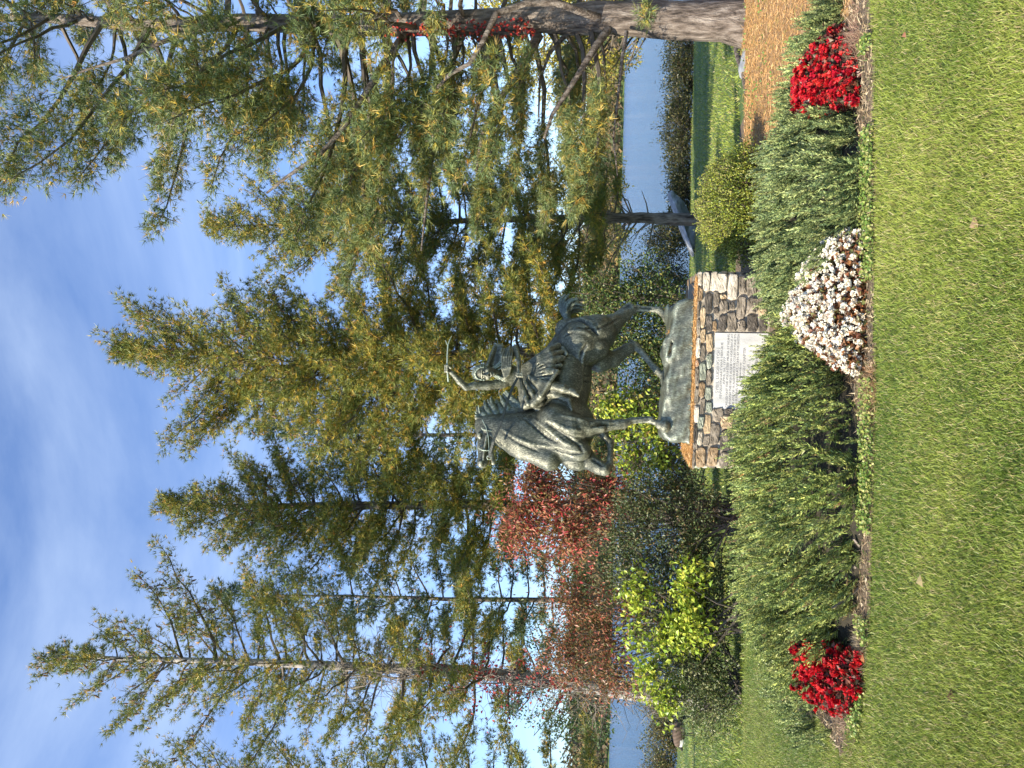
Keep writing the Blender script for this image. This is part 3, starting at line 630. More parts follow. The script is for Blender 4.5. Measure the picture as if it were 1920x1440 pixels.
# every stone of the front as measured: (x0,y0,x1,y1,colour)
FS = [(298,65,340,165,4),(278,160,314,256,2),(314,172,344,262,3),(288,260,322,372,0),(288,375,328,492,0),(286,495,330,645,4),(290,648,318,694,6),(280,698,320,828,0),(284,830,318,945,0),(275,948,320,1065,4),(275,1068,308,1190,1),(262,1192,310,1242,0),(262,1245,292,1368,0),
(345,65,393,200,4),(324,298,362,440,2),(326,442,362,540,2),(322,542,362,660,0),(320,662,366,790,5),(316,792,358,898,3),(326,902,358,1010,0),(308,1015,350,1110,5),(306,1112,342,1218,4),(294,1222,364,1362,3),
(356,205,408,345,1),(364,350,406,465,1),(366,470,411,600,2),(368,603,404,712,5),(366,714,402,818,0),(358,825,400,918,5),(366,922,406,1000,5),(346,1004,400,1140,2),(348,1145,388,1222,0),(374,1224,448,1355,3),
(392,65,438,195,4),(412,192,452,300,0),(414,305,452,345,1),(408,388,438,465,3),(428,75,505,212,4),(456,215,502,250,2),(456,254,514,345,0),(446,350,502,465,1),
(508,78,576,262,4),(516,266,554,325,0),(504,332,566,465,0),(580,95,628,218,0),(566,224,628,382,0),(572,386,628,465,0),(631,90,700,230,0),(632,236,708,345,0),(634,350,706,468,1),(708,140,772,278,0),(712,284,772,360,2),(716,364,764,470,1),
(410,962,484,1060,0),(488,966,548,1010,1),(553,965,604,1065,0),(388,1064,454,1215,0),(456,1014,548,1104,2),(456,1108,528,1252,1),(532,1108,600,1250,0),(550,1070,606,1104,3),(452,1256,534,1366,0),(538,1256,606,1366,3),
(610,966,690,1100,0),(610,1104,690,1240,1),(610,1244,690,1366,0),(694,966,765,1120,3),(694,1124,765,1260,0),(694,1264,765,1366,1)]
for i, (a, b, c, d, k) in enumerate(FS):
    u0, z1 = K(a, d); u1, z0 = K(c, b)
    u0, _z = K((a + c) / 2, d); u1, _z = K((a + c) / 2, b); _u, z1 = K(a, (b + d) / 2); _u, z0 = K(c, (b + d) / 2)
    g = 0.003; stone(u0 + g, u1 - g, max(z0, 0.0) + g * 0.6, min(z1, ZT) - g * 0.6, STONES[k], 'front', 0.032, i + 1)
rs = random.Random(11); sd = 500
for face, (s0, s1) in (('left', (0.05, PD - 0.04)), ('right', (0.05, PD - 0.04)), ('back', (uL + 0.03, uR - 0.03))):
    z = ZT
    while z > 0.03:
        h = rs.uniform(0.07, 0.12); u = s0
        while u < s1 - 0.06:
            w = min(rs.uniform(0.10, 0.26), s1 - u); sd += 1
            stone(u + 0.004, u + w - 0.004, max(z - h, 0) + 0.004, z - 0.004, STONES[rs.choice([0, 0, 1, 2, 3, 4, 5])], face, 0.03, sd); u += w
        z -= h
# rim stones on top
u = uL + 0.04
while u < uR - 0.1:
    w = min(rs.uniform(0.14, 0.26), uR - 0.04 - u)
    for v0 in (0.045, PD - 0.19):
        sd += 1; stone(u + 0.004, u + w - 0.004, v0, v0 + rs.uniform(0.10, 0.15), STONES[rs.choice([0, 2, 4, 3])], 'top', 0.012, sd)
    u += w
# marble plaque
MARBLE = noise_mat('white_marble', [(0.25, (0.32, 0.325, 0.32)), (0.5, (0.48, 0.48, 0.45)), (0.7, (0.58, 0.57, 0.54))], 5, 0.5, 10, (1.5, 1, 0.5), 0.15, 60)
B = Bag(); box_w(B, pu0, pu1, 0.018, 0.06, pz0, pz1); plq = B.build('plaque', MARBLE, ped)
INK = noise_mat('engraving', [(0.3, (0.28, 0.275, 0.26)), (0.7, (0.38, 0.37, 0.35))], 30, 0.9)
lines = [('SYBIL LUDINGTON', 1346.0, .047, .60), ('REVOLUTIONARY WAR HEROINE', 1352.6, .036, .74), ('APRIL 26, 1777', 1358.2, .033, .36), ('CALLED OUT THE VOLUNTEER MILITIA BY RIDING', 1364.3, .036, .97), ('THROUGH THE NIGHT ALONE ON HORSEBACK AT', 1370.6, .036, .97),
         ('THE AGE OF 16 ALERTING THE COUNTRYSIDE TO', 1376.8, .036, .97), ('THE BURNING OF DANBURY, CONN. BY THE BRITISH', 1382.8, .036, .97), ('PRESENTED BY', 1388.6, .024, .22), ('ENOCH CROSBY CHAPTER', 1395.2, .042, .62), ('D. A. R.', 1403.5, .05, .22), ('SCULPTURE BY', 1411, .026, .2), ('ANNA HYATT HUNTINGTON', 1418.6, .040, .60)]
pcu = (pu0 + pu1) / 2
for txt, xx, size, frac in lines:
    z = plane_uv(xx, 695)[1]
    cu = bpy.data.curves.new('engraved_line', 'FONT'); cu.body = txt; cu.size = 1.0; cu.align_x = 'CENTER'; cu.align_y = 'CENTER'; cu.resolution_u = 2; cu.extrude = 0.01
    o = bpy.data.objects.new('engraved_line', cu); C.objects.link(o)
    bpy.context.view_layer.update(); w = o.dimensions.x
    dg = bpy.context.evaluated_depsgraph_get(); me = bpy.data.meshes.new_from_object(o.evaluated_get(dg)); bpy.data.objects.remove(o)
    sx = (pu1 - pu0) * frac / w; sz = px(size * 125, 8.2) * 1.25
    co = np.empty(len(me.vertices) * 3, np.float32); me.vertices.foreach_get('co', co); co = co.reshape(-1, 3)
    W = PT * np.array([1, 1, 0]) + EX * (pcu + co[:, :1] * sx) + EY * (0.0165 - 0.01 * (co[:, 2:3] > 0) * 0.15) + np.array([0, 0, 1]) * (z + co[:, 1:2] * sz)
    me.vertices.foreach_set('co', (W - np.array(ped.location)).astype(np.float32).ravel()); me.materials.clear(); me.materials.append(INK)
    o = bpy.data.objects.new('engraved_line', me); C.objects.link(o); o.parent = plq
# hairline vein running down the marble
va = [plane_uv(x, y) for x, y in ((1341, 652), (1352, 654), (1368, 655), (1376, 657))]
V, Q = tube([L2W(u, 0.0176, z) for u, z in va], 0.0014, 4); mesh('crack', V, Q, INK, plq, loc=None)
# ================= setting: ground, lake, far shore =================
def sheet(name, xs_, ys_, mat, lift=0.0, kind='structure', clipf=None):
    X, Y = np.meshgrid(xs_, ys_); Z = gz(X, Y) + lift
    nx = len(xs_); i = np.arange(len(ys_) - 1)[:, None] * nx + np.arange(nx - 1)[None]
    Q = np.stack([i, i + 1, i + nx + 1, i + nx], -1).reshape(-1, 4)
    if clipf is not None:
        cx = X[:-1, :-1] + (X[1, 1] - X[0, 0]) / 2; cy = Y[:-1, :-1] + (Y[1, 1] - Y[0, 0]) / 2; Q = Q[clipf(cx, cy).ravel()]
    return mesh(name, np.stack([X, Y, Z], -1), Q, mat, kind=kind, smooth=True)
def ground_mat():
    m, t, b = newmat('lawn_ground'); c = coords(t)
    n = N(t, 'ShaderNodeTexNoise', Scale=0.45, Detail=6, Roughness=0.6); n2 = N(t, 'ShaderNodeTexNoise', Scale=28, Detail=8, Roughness=0.7)
    c2 = coords(t, (1.0, 0.25, 1.0)); t.links.new(c, n.inputs['Vector']); t.links.new(c2, n2.inputs['Vector'])
    r1 = ramp(t, n.outputs['Fac'], [(0.35, (0.065, 0.125, 0.022)), (0.5, (0.10, 0.165, 0.032)), (0.68, (0.17, 0.19, 0.06))])
    r2_ = ramp(t, n2.outputs['Fac'], [(0.35, (0.45, 0.45, 0.4)), (0.65, (1.25, 1.25, 1.2))])
    mm = N(t, 'ShaderNodeMixRGB', blend_type='MULTIPLY'); mm.inputs[0].default_value = 1; t.links.new(r1, mm.inputs[1]); t.links.new(r2_, mm.inputs[2])
    t.links.new(mm.outputs[0], b.inputs['Base Color']); b.inputs['Roughness'].default_value = 0.9
    bp = N(t, 'ShaderNodeBump', Strength=0.6, Distance=0.03); t.links.new(n2.outputs['Fac'], bp.inputs['Height']); t.links.new(bp.outputs[0], b.inputs['Normal'])
    return m
GROUND = ground_mat()
SOIL = noise_mat('bed_soil', [(0.3, (0.05, 0.036, 0.024)), (0.6, (0.20, 0.145, 0.09))], 18, 0.95, 8, (1, 1, 1), 0.8, 60)
DUFF = noise_mat('pine_duff', [(0.3, (0.16, 0.085, 0.035)), (0.5, (0.34, 0.20, 0.09)), (0.7, (0.50, 0.33, 0.16))], 22, 0.95, 8, (1, 1, 1), 0.8, 70)
ya = np.concatenate([np.linspace(-30, 0, 10)[:-1], np.linspace(0, 12, 60)[:-1], np.linspace(12, 60, 90)[:-1], np.linspace(60, 600, 40)[:-1], np.linspace(600, 5000, 20)])
xa = np.concatenate([-np.geomspace(12, 3000, 30)[::-1][:-1], np.linspace(-12, 12, 80), np.geomspace(12, 3000, 30)[1:]])
sheet('ground', xa, ya, GROUND)
# lake
m, t, b = newmat('lake_water'); c = coords(t, (0.16, 0.9, 1))
n = N(t, 'ShaderNodeTexNoise', Scale=1.3, Detail=9, Roughness=0.7); t.links.new(c, n.inputs['Vector'])
bp = N(t, 'ShaderNodeBump', Strength=1.0, Distance=0.5); t.links.new(n.outputs['Fac'], bp.inputs['Height']); t.links.new(bp.outputs[0], b.inputs['Normal'])
b.inputs['Base Color'].default_value = (0.06, 0.14, 0.26, 1); b.inputs['Roughness'].default_value = 0.12; b.inputs['Specular IOR Level'].default_value = 0.8
WATER = m
mesh('lake_water', [(-1500, 38, -2.5), (1500, 38, -2.5), (1500, 572, -2.5), (-1500, 572, -2.5)], np.array([[0, 1, 2, 3]]), WATER, kind='structure')
# far wooded shore
FARLEAF = leaf_mat('far_foliage', 0.1, 0.8, 0.1)
n_ = 30000; X = rng.uniform(-430, 430, n_); Y = 574 + rng.uniform(0, 1, n_) ** 1.5 * 240
Z = gz(X, Y) + rng.uniform(0, 1, n_) ** 0.7 * 11 * (0.7 + 0.3 * np.sin(X * 0.05) * np.sin(X * 0.021))
cc = palette(n_, [(3, (0.13, 0.10, 0.065)), (2, (0.19, 0.13, 0.06)), (2, (0.07, 0.085, 0.04)), (1, (0.28, 0.19, 0.07))])
V = np.stack([X, Y, Z], 1)[:, None, :] + unit(rng.normal(size=(n_, 3, 3))) * rng.uniform(1.4, 3.8, (n_, 1, 1)); b_ = np.arange(n_)[:, None] * 3
mesh('far_woods', V.reshape(-1, 3), [b_ + np.array([[0, 1, 2]])], FARLEAF, col=np.repeat(cc, 3, 0), kind='stuff')['label'] = 'brown and green woods along the far shore of the lake'

# bed of bare soil under the planting and the pine-needle mulch on the right
def in_bed(x, y):
    f = np.interp(x, [-3.2, -2.5, -1.5, 0, 1.2, 2.2, 3.0, 3.6], [6.9, 5.45, 4.95, 4.96, 5.02, 5.12, 5.35, 5.9])
    bk = np.interp(x, [-3.2, -2.2, -1.3, 0, 3.6], [6.1, 8.4, 10.6, 11.0, 11.0])
    return (y > f) & (y < bk) & (x > -2.45) & (x < 3.6)
def in_duff(x, y):
    lft = np.interp(y, [5.3, 6.3, 7.2, 8.2, 10.2, 12], [2.75, 2.45, 2.2, 2.0, 2.0, 3.0]); bk = 10.35 + 0.12 * np.sin(x * 3) + 0.25 * np.clip(x - 3, 0, 9)
    f = np.interp(x, [2.0, 2.6, 3.4, 5, 9], [7.5, 5.6, 5.7, 6.9, 8.6])
    return (x > lft) & (y > f) & (y < bk) & (x < 10)
def in_duff2(x, y): return (x > -1.75) & (x < -1.0) & (y > 8.3) & (y < 10.8)
sheet('bed_soil', np.linspace(-3.3, 3.7, 100), np.linspace(4.8, 11, 90), SOIL, 0.005, clipf=in_bed)
sheet('needle_mulch', np.linspace(1.9, 10, 110), np.linspace(5.2, 12, 90), DUFF, 0.010, clipf=in_duff)
sheet('needle_mulch', np.linspace(-1.8, -1.0, 17), np.linspace(8.3, 10.8, 50), DUFF, 0.012, clipf=in_duff2)

# ---- grass blades
def fbm(x, y, s, seed=0):
    r = np.random.default_rng(seed); o = 0
    for i in range(6):
        a = r.uniform(0, 6.28); f = s * r.uniform(0.7, 1.6); o = o + np.sin((x * math.cos(a) + y * math.sin(a)) * f + r.uniform(0, 6.28))
    return o / 6
def grass(name, x, y, h, w, label, lean=0.55, yellow=0.12, simple=False):
    n = len(x); z = gz(x, y); pos = np.stack([x, y, z - 0.004], 1)
    f1 = fbm(x, y, 2.2, 1); f2 = fbm(x, y, 7, 2)
    dr = np.stack([rng.normal(size=n) * lean + 0.12 * f1, rng.normal(size=n) * lean + 0.12 * f2, rng.uniform(0.55, 1.0, n)], 1); dr = unit(dr)
    L = (h * rng.uniform(0.5, 1.25, n) * (1 + 0.25 * f1))[:, None]
    s = unit(np.cross(dr, rand_dirs(n))) * (w * rng.uniform(0.7, 1.3, n))[:, None] / 2
    mid = pos + dr * L * 0.55; bend = dr.copy(); bend[:, 2] -= rng.uniform(0.2, 0.9, n); tip = mid + unit(bend) * L * 0.5 if not simple else pos + dr * L - np.array([0, 0, 0.002])
    V = np.stack([pos - s, pos + s, mid + s * 0.8, mid - s * 0.8, tip], 1).reshape(-1, 3); b_ = np.arange(n)[:, None] * 5
    fr = np.clip(0.5 + f1 * 0.9 + f2 * 0.4, 0, 1)
    g1 = np.array([0.085, 0.15, 0.02]); g2 = np.array([0.31, 0.36, 0.068]); c = g1 + (g2 - g1) * (fr * 0.65 + rng.uniform(0, 0.45, n))[:, None]
    k = rng.random(n) < (yellow + 0.07 + 0.10 * np.clip(f2 + f1, 0, 1)); c[k] = palette(k.sum(), [(2, (0.34, 0.30, 0.12)), (1, (0.42, 0.34, 0.19)), (1, (0.22, 0.2, 0.06))])
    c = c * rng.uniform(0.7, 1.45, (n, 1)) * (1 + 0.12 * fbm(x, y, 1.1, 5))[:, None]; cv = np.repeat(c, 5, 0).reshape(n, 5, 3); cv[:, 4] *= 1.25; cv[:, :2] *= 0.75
    F_ = [b_ + np.array([[0, 1, 2, 3]]), b_ + np.array([[3, 2, 4]])]
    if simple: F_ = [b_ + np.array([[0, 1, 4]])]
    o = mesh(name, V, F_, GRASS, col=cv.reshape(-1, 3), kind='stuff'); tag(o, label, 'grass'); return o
def inview(n, y0, y1, pad=0.25, power=1.0, xr=None):
    y = (y0 ** (1 - power) + rng.random(n) * (y1 ** (1 - power) - y0 ** (1 - power))) ** (1 / (1 - power)) if power != 1 else y0 * (y1 / y0) ** rng.random(n)
    half = y * 0.51 + pad; x = rng.uniform(-1, 1, n) * half; return x, y
x, y = inview(470000, 2.75, 9.2, 0.3, 1.0)
k = ~in_bed(x, y) & ~in_duff(x, y) & ~((x > -1.8) & (y > 6.6) & (x < 2.2))
x, y = x[k], y[k]
print('near grass', len(x))
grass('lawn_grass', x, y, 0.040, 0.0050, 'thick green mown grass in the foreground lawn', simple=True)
x, y = inview(90000, 9.2, 34, 1.0, 1.0); k = ~in_duff(x, y) & ((y > 11.0) | (x < -1.9)) & (y < 34)
x, y = x[k], y[k]; print('bank grass', len(x))
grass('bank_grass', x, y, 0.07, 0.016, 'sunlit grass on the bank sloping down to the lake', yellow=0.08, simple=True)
# loose needles and leaves lying on the mulch
def litter(name, x, y, L, W, items, label, lift=0.014, up=0.25):
    n = len(x); pos = np.stack([x, y, gz(x, y) + lift + rng.uniform(0, 0.012, n)], 1); d = rng.normal(size=(n, 3)); d[:, 2] *= up; d = unit(d)
    V, F_, c = needles(pos, d, palette(n, items), 1, L, W, 0.1); o = mesh(name, V, F_, GRASS, col=c, kind='stuff'); tag(o, label, 'pine needles'); return o
x = rng.uniform(1.9, 8, 60000); y = rng.uniform(5.2, 11, 60000); k = in_duff(x, y) & (np.abs(x) < y * 0.53 + .4); x, y = x[k], y[k]
litter('fallen_needles', x, y, 0.085, 0.006, [(4, (0.50, 0.29, 0.11)), (3, (0.62, 0.40, 0.18)), (2, (0.34, 0.19, 0.08)), (1, (0.25, 0.26, 0.07))], 'orange fallen pine needles under the big pine on the right')
x = rng.uniform(-1.8, -1.0, 9000); y = rng.uniform(8.3, 10.8, 9000); k = in_duff2(x, y)
litter('fallen_needles', x[k], y[k], 0.09, 0.007, [(4, (0.50, 0.29, 0.11)), (3, (0.60, 0.40, 0.16))], 'orange fallen pine needles on the ground left of the stone pedestal')
x = rng.uniform(-3.1, 3.5, 26000); y = rng.uniform(4.85, 6.4, 26000); k = in_bed(x, y); x, y = x[k], y[k]
litter('bed_litter', x, y, 0.05, 0.009, [(4, (0.36, 0.27, 0.16)), (2, (0.16, 0.10, 0.06)), (3, (0.50, 0.41, 0.27)), (1, (0.10, 0.14, 0.04))], 'brown dead leaves and twigs on the front edge of the bed', 0.006, 0.5)
# needles lying on the ledge of the pedestal and on the bronze rock
def on_ledge(n, u0, u1, v0, v1, w, L=0.07):
    u = rng.uniform(u0, u1, n); v = rng.uniform(v0, v1, n); pos = PT[None] * np.array([1, 1, 0]) + EX * u[:, None] + EY * v[:, None]; pos[:, 2] = w + rng.uniform(0, 0.02, n)
    d = rng.normal(size=(n, 3)); d[:, 2] *= 0.15; return needles(pos, unit(d), palette(n, [(4, (0.55, 0.30, 0.10)), (3, (0.66, 0.42, 0.18)), (1, (0.36, 0.2, 0.08))]), 1, L, 0.006, 0.1)
B = Bag(); ub = plane_uv(1298, 832)[0]
for a in ((5200, uL + 0.02, ub - 0.02, 0.06, 1.2, ZT - 0.004), (2600, ub - 0.02, uR - 0.05, 0.02, 0.24, ZT - 0.002)): B.add(*on_ledge(*a))
o = B.build('fallen_needles', GRASS, kind='stuff'); tag(o, 'orange pine needles gathered on the top ledge of the stone pedestal', 'pine needles')
n = 420; pp = np.array([P(1253, 640 + rng.uniform(-22, 22), 8.50 + rng.uniform(-0.04, 0.04)) for _ in range(n)]); pp[:, 2] = P(1256, 640, 8.5)[2] + rng.uniform(-.01, 0.02, n)
V, F_, c = needles(pp, unit(rng.normal(size=(n, 3)) * np.array([1, 1, .2])), palette(n, [(4, (0.6, 0.30, 0.10)), (3, (0.66, 0.42, 0.18))]), 1, 0.06, 0.006, 0.1)
o = mesh('fallen_needles', V, F_, GRASS, col=c, kind='stuff'); tag(o, 'small drift of orange needles caught in a hollow of the bronze rock', 'pine needles')
# scattered dead leaves on the lawn: things one can count
LEAFB = leaf_mat('dry_leaf', 0.25, 0.6, 0.2)
for (x_, y_, lab, col, sz) in ((1850, 432, 'pale tan fallen leaf lying on the lawn below the white begonias', (0.52, 0.34, 0.2), 0.055), (1711, 70, 'small reddish fallen leaf on the grass near the right red begonias', (0.45, 0.2, 0.12), 0.035),
                               (1805, 1320, 'dark brown fallen leaf with a pale tip on the lawn at the left', (0.12, 0.05, 0.04), 0.05), (1744, 1102, 'thin straw coloured fallen leaf on the lawn in front of the left juniper', (0.45, 0.36, 0.18), 0.05), (1632, 1244, 'small orange fallen leaf at the bed edge near the left red begonias', (0.5, 0.2, 0.08), 0.04)):
    g = G(x_, y_); V, F_, c = leaves((g + [0, 0, 0.035])[None], np.array([[0.8, 0.3, 0.15]]), np.array([[0.1, -0.5, 1.0]]), np.array([col]), sz * 1.3, sz * 0.8, 0.35)
    o = mesh('fallen_leaf', V, F_, LEAFB, loc=g, col=c); tag(o, lab, 'leaf', 'fallen leaves on the lawn')
# ================= pines =================
def interp_at(z, tab, k): return np.interp(z, [t[0] for t in tab], [t[k] for t in tab])
GRN = [(5, (0.135, 0.175, 0.045)), (3, (0.20, 0.23, 0.055)), (2.6, (0.32, 0.30, 0.05)), (1.2, (0.52, 0.36, 0.07))]
GRN_BLUE = [(5, (0.14, 0.20, 0.085)), (3, (0.20, 0.24, 0.08)), (2, (0.29, 0.29, 0.07)), (0.9, (0.52, 0.36, 0.10))]
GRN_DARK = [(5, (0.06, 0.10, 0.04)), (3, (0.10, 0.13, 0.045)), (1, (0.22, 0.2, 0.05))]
def pine(label, trunk, tab, nb, pal, ry=1.6, dens=1.0, m=11, nl=0.11, nw=0.0065, r0=0.2, bare=0.25, seed=1, ztop=None, zmin=None, gold=0.35, cones=0, extra=None, twigdead=0.0, name='pine_tree', bark=None, nofront=-9, drop=0.15, zpow=0.85, mult=2):
    """trunk: list of points; tab: (z, xleft, xright) rows of the crown's outline"""
    global rng; rng = np.random.default_rng(seed); rr = np.random.default_rng(seed + 5)
    trunk = np.array(trunk, float); base = trunk[0]; t = thing(name, label, 'tree', base)
    tab = sorted(tab); ztop = ztop or trunk[-1][2]; zmin = zmin if zmin is not None else tab[0][0]
    tt = np.linspace(0, 1, 26); cum = np.linspace(0, 1, len(trunk)); tr = np.stack([np.interp(tt, cum, trunk[:, i]) for i in range(3)], 1)
    tr[:, :2] += np.cumsum(rr.normal(size=(26, 2)) * 0.012, 0) * np.minimum(1, tt[:, None] * 4)
    rad = r0 * (1 - tt) ** 1.0 + 0.012; rad[0] *= 1.3; rad[1] *= 1.05
    V, F_ = tube(tr, rad, 12, 0.07); mesh('trunk', V, F_, bark or BARK, t, smooth=True)
    W = Bag(); Dw = Bag(); tp = []; td = []; tg = []
    ga = rr.uniform(0, 6.28)
    br = []
    for i in range(nb):
        f = (i + rr.uniform(0, 1)) / nb; z = zmin + (ztop - zmin) * f ** zpow; ga += 2.39996 + rr.normal() * 0.3; br.append((z, ga, 1.0))
    for e in (extra or []): br.append(e)
    for z, a, lk in br:
        cx = np.interp(z, tr[:, 2], tr[:, 0]); cy = np.interp(z, tr[:, 2], tr[:, 1])
        ca, sa = math.cos(a), math.sin(a)
        if z < nofront and sa < -0.15 and ca > -0.85 and lk == 1.0: continue
        hf = max(0.0, (z - zmin) / (ztop - zmin))
        zt = min(z + 0.35 * hf * 2, ztop)
        xl, xr = interp_at(zt, tab, 1), interp_at(zt, tab, 2); rx = max(0.12, (xr - cx) if ca > 0 else (cx - xl)); rv = min(ry, max(0.25, ry * (1 - hf) ** 0.6))
        rx *= 1.0 + 0.24 * math.sin(z * 2.1 + seed + (1.7 if ca > 0 else 0)) + 0.12 * math.sin(z * 4.7 + seed * 2)
        L = lk * rr.choice([rr.uniform(0.45, 0.8), rr.uniform(0.8, 1.05), rr.uniform(0.9, 1.15)]) / math.sqrt((ca / rx) ** 2 + (sa / rv) ** 2)
        if L < 0.12: continue
        slope = -drop + 1.0 * hf ** 1.4 + rr.normal() * 0.08; n = 8; s = np.linspace(0, 1, n)
        z0 = z - L * max(0, slope) * 0.6
        pts = np.stack([cx + ca * L * s, cy + sa * L * s, z0 + L * (slope * s + 0.22 * s ** 2.4)], 1)
        pts[1:] += np.cumsum(rr.normal(size=(n - 1, 3)) * 0.035 * L / 2, 0)
        r = (0.012 + 0.011 * L) * (1 - s * 0.85) ; W.add(*tube(pts, r, 5))
        ns = int(max(5, L * 9 * dens)); d0 = unit(np.gradient(pts, axis=0))
        for j in range(ns + 1):
            u = bare + (1 - bare) * (j / ns) ** 0.9 if j < ns else 1.0; u = min(u, 1)
            p = np.array([np.interp(u, s, pts[:, q]) for q in range(3)]); dd = d0[min(n - 1, int(u * (n - 1)))]
            sd = 1 if j % 2 else -1; lat = unit(np.cross(dd, [0, 0, 1])) * sd
            if j == ns: dr = dd; l2 = 0.18 * min(1, L)
            else: dr = unit(dd * 0.75 + lat * rr.uniform(0.5, 1.1) + np.array([0, 0, rr.uniform(-0.15, 0.35)])); l2 = (0.22 + 0.30 * L * (1 - u)) * rr.uniform(0.6, 1.15) * min(1.0, 0.35 + L * 0.5)
            q = p + dr * l2 + np.array([0, 0, 0.10 * l2]); mid = (p + q) / 2 + np.array([0, 0, -0.02])
            if l2 > 0.10: W.add(*tube([p, q], [0.0055, 0.003], 3))
            if twigdead and rr.random() < twigdead:
                for _ in range(3):
                    e = mid + unit(rr.normal(size=3)) * l2 * 0.8; Dw.add(*tube([mid, (mid + e) / 2 + rr.normal(size=3) * 0.03, e], [0.003, 0.0025, 0.0015], 3))
                if rr.random() < 0.6: continue
            nt_ = int(max(3, round(l2 / 0.05))) * mult; st = np.linspace(0.30, 1.0, nt_) if j < ns else np.linspace(0.0, 1.0, nt_)
            off_ = rr.normal(size=(nt_, 3)) * np.array([1, 1, 0.6]) * (0.02 + 0.055 * nl / 0.12 * (mult > 1)); bp_ = p + (q - p) * st[:, None] + off_; tp.append(bp_)
            td.append(dr * 0.8 + np.array([0, 0, 0.45]) + rr.normal(size=(nt_, 3)) * 0.4); tg.append(st * 0.7 + 0.3 * u); td[-1] = td[-1] + off_ * 6
    W.build('branch', TWIG, t, kind='stuff')
    if Dw.n: Dw.build('dead_twigs', DEADWOOD, t, kind='stuff')
    pos = np.concatenate(tp); d = np.concatenate(td); g = np.concatenate(tg)
    cols = palette(len(pos), pal); k = rr.random(len(pos)) < gold * np.clip(0.9 - g, 0, 1); cols[k] = palette(k.sum(), [(3, (0.58, 0.42, 0.07)), (1, (0.60, 0.32, 0.08)), (2, (0.42, 0.37, 0.07))])
    V, F_, c = needles(pos, d, cols, m, nl, nw, 0.85)
    o = mesh('crown', V, F_, NEEDLE, t, col=c, kind='stuff')
    if cones:
        top = pos[pos[:, 2] > np.quantile(pos[:, 2], 0.72)]; B = Bag(); k = rr.choice(len(top), min(cones, len(top)), replace=False)
        for p in top[k]:
            e = p + np.array([rr.normal() * 0.03, rr.normal() * 0.03, -0.11]); B.add(*tube([p, (2 * p + e) / 3, (p + 2 * e) / 3, e], [0.006, 0.019, 0.018, 0.004], 6))
        B.build('pine_cones', noise_mat('cone_scales', [(0.3, (0.06, 0.035, 0.025)), (0.7, (0.24, 0.14, 0.09))], 60, 0.8), t, kind='stuff')
    print(label[:30], len(pos), 'tufts', len(pos) * m); return t
def outline(D, rows):
    """rows:  picture (x, y of the left edge, y of the right edge) -> (z, xleft, xright)"""
    o = []
    for x, yl, yr in rows: 
        a = P(x, yl, D); b_ = P(x, yr, D); o.append(((a[2] + b_[2]) / 2, a[0], b_[0]))
    return o
def tpts(D, pts): return [P(x, y, D) for x, y in pts]
def rooted(D, pts):
    l = tpts(D, pts); b_ = l[0].copy(); b_[2] = gz(b_[0], D) - 0.1; l[0] = b_; return l
# A: the big pine at the right
DA = 10.9
A = pine('tall old white pine with a thick grey trunk at the right behind the mulch', rooted(DA, [(1400, 42), (1200, 38), (1000, 40), (700, 45), (300, 48), (0, 40), (-700, 30)]),
     outline(DA, [(1160, 290, -250), (1050, 420, -350), (900, 440, -350), (750, 480, -350), (600, 490, -350), (500, 470, -350), (380, 480, -350), (330, 400, -350), (290, 400, -350), (200, 470, -300), (130, 540, -250), (60, 520, -250), (0, 360, -250), (-200, 220, -200), (-700, 60, 0)]),
     185, GRN_BLUE, ry=2.6, dens=0.95, m=9, nl=0.13, nw=0.0098, r0=0.27, bare=0.38, seed=21, zmin=1.9, mult=3, extra=[(z_, a_, 0.5) for z_, a_ in ((5.2, -1.5), (5.8, -2.0), (6.6, -1.2), (7.2, -2.2), (8.0, -1.5), (8.8, -1.9))] + [(3.4 + 0.24 * i_, 3.1416 + 0.6 * math.sin(i_ * 2.4), 0.95) for i_ in range(16)] + [(1.3, -1.75, 0.33)], twigdead=0.12, gold=0.4, drop=0.22, zpow=1.25, nofront=3.6)
# the boughs of it that show as dark or pale curved limbs
B = Bag()
for pts, r0, r1 in (([(1140, 40, 0), (1100, 25, -.4), (1040, 4, -.7), (985, 6, -.8), (930, 25, -.9), (905, 80, -1.0), (880, 120, -1.0), (845, 138, -1.0), (820, 165, -.9)], .06, .022),
                    ([(1010, 66, 0), (985, 110, -.1), (955, 160, -.2), (925, 205, -.3), (905, 250, -.3), (893, 320, -.3)], .075, .02), ([(1140, 55, -.1), (1115, 90, -.3), (1090, 130, -.4), (1065, 170, -.4), (1035, 215, -.4), (1020, 260, -.4)], .06, .02),
                    ([(760, 62, 0), (720, 120, -.4), (690, 170, -.6), (660, 215, -.7), (635, 250, -.8), (600, 290, -.8), (540, 330, -.8), (500, 362, -.8)], .06, .016), ([(420, 48, 0), (380, 50, -.4), (290, 85, -.6), (240, 108, -.6), (170, 128, -.6), (110, 150, -.6)], .045, .012),
                    ([(1060, 66, .1), (1030, 100, 0), (1012, 150, .1), (1010, 220, .1)], .035, .012), ([(870, 60, 0), (850, 110, .2), (835, 180, .2), (815, 260, .2), (800, 380, .1), (790, 470, 0)], .05, .012), ([(1175, 60, -.2), (1168, 100, -.4), (1160, 170, -.5), (1150, 260, -.6), (1158, 330, -.6)], .03, .008)):
    B.add(*tube([P(x, y, DA + dd) for x, y, dd in pts], np.linspace(r0, r1, len(pts)), 8, 0.06))
B.build('limb', BARK, A, smooth=True)
vn = Bag(); q = []                                                            # thin red creeper on its trunk
for i in range(260):
    x_ = rng.uniform(720, 1000); q.append(P(x_, 62 + rng.normal() * 9 - 6, DA - 0.28 + rng.normal() * 0.04))
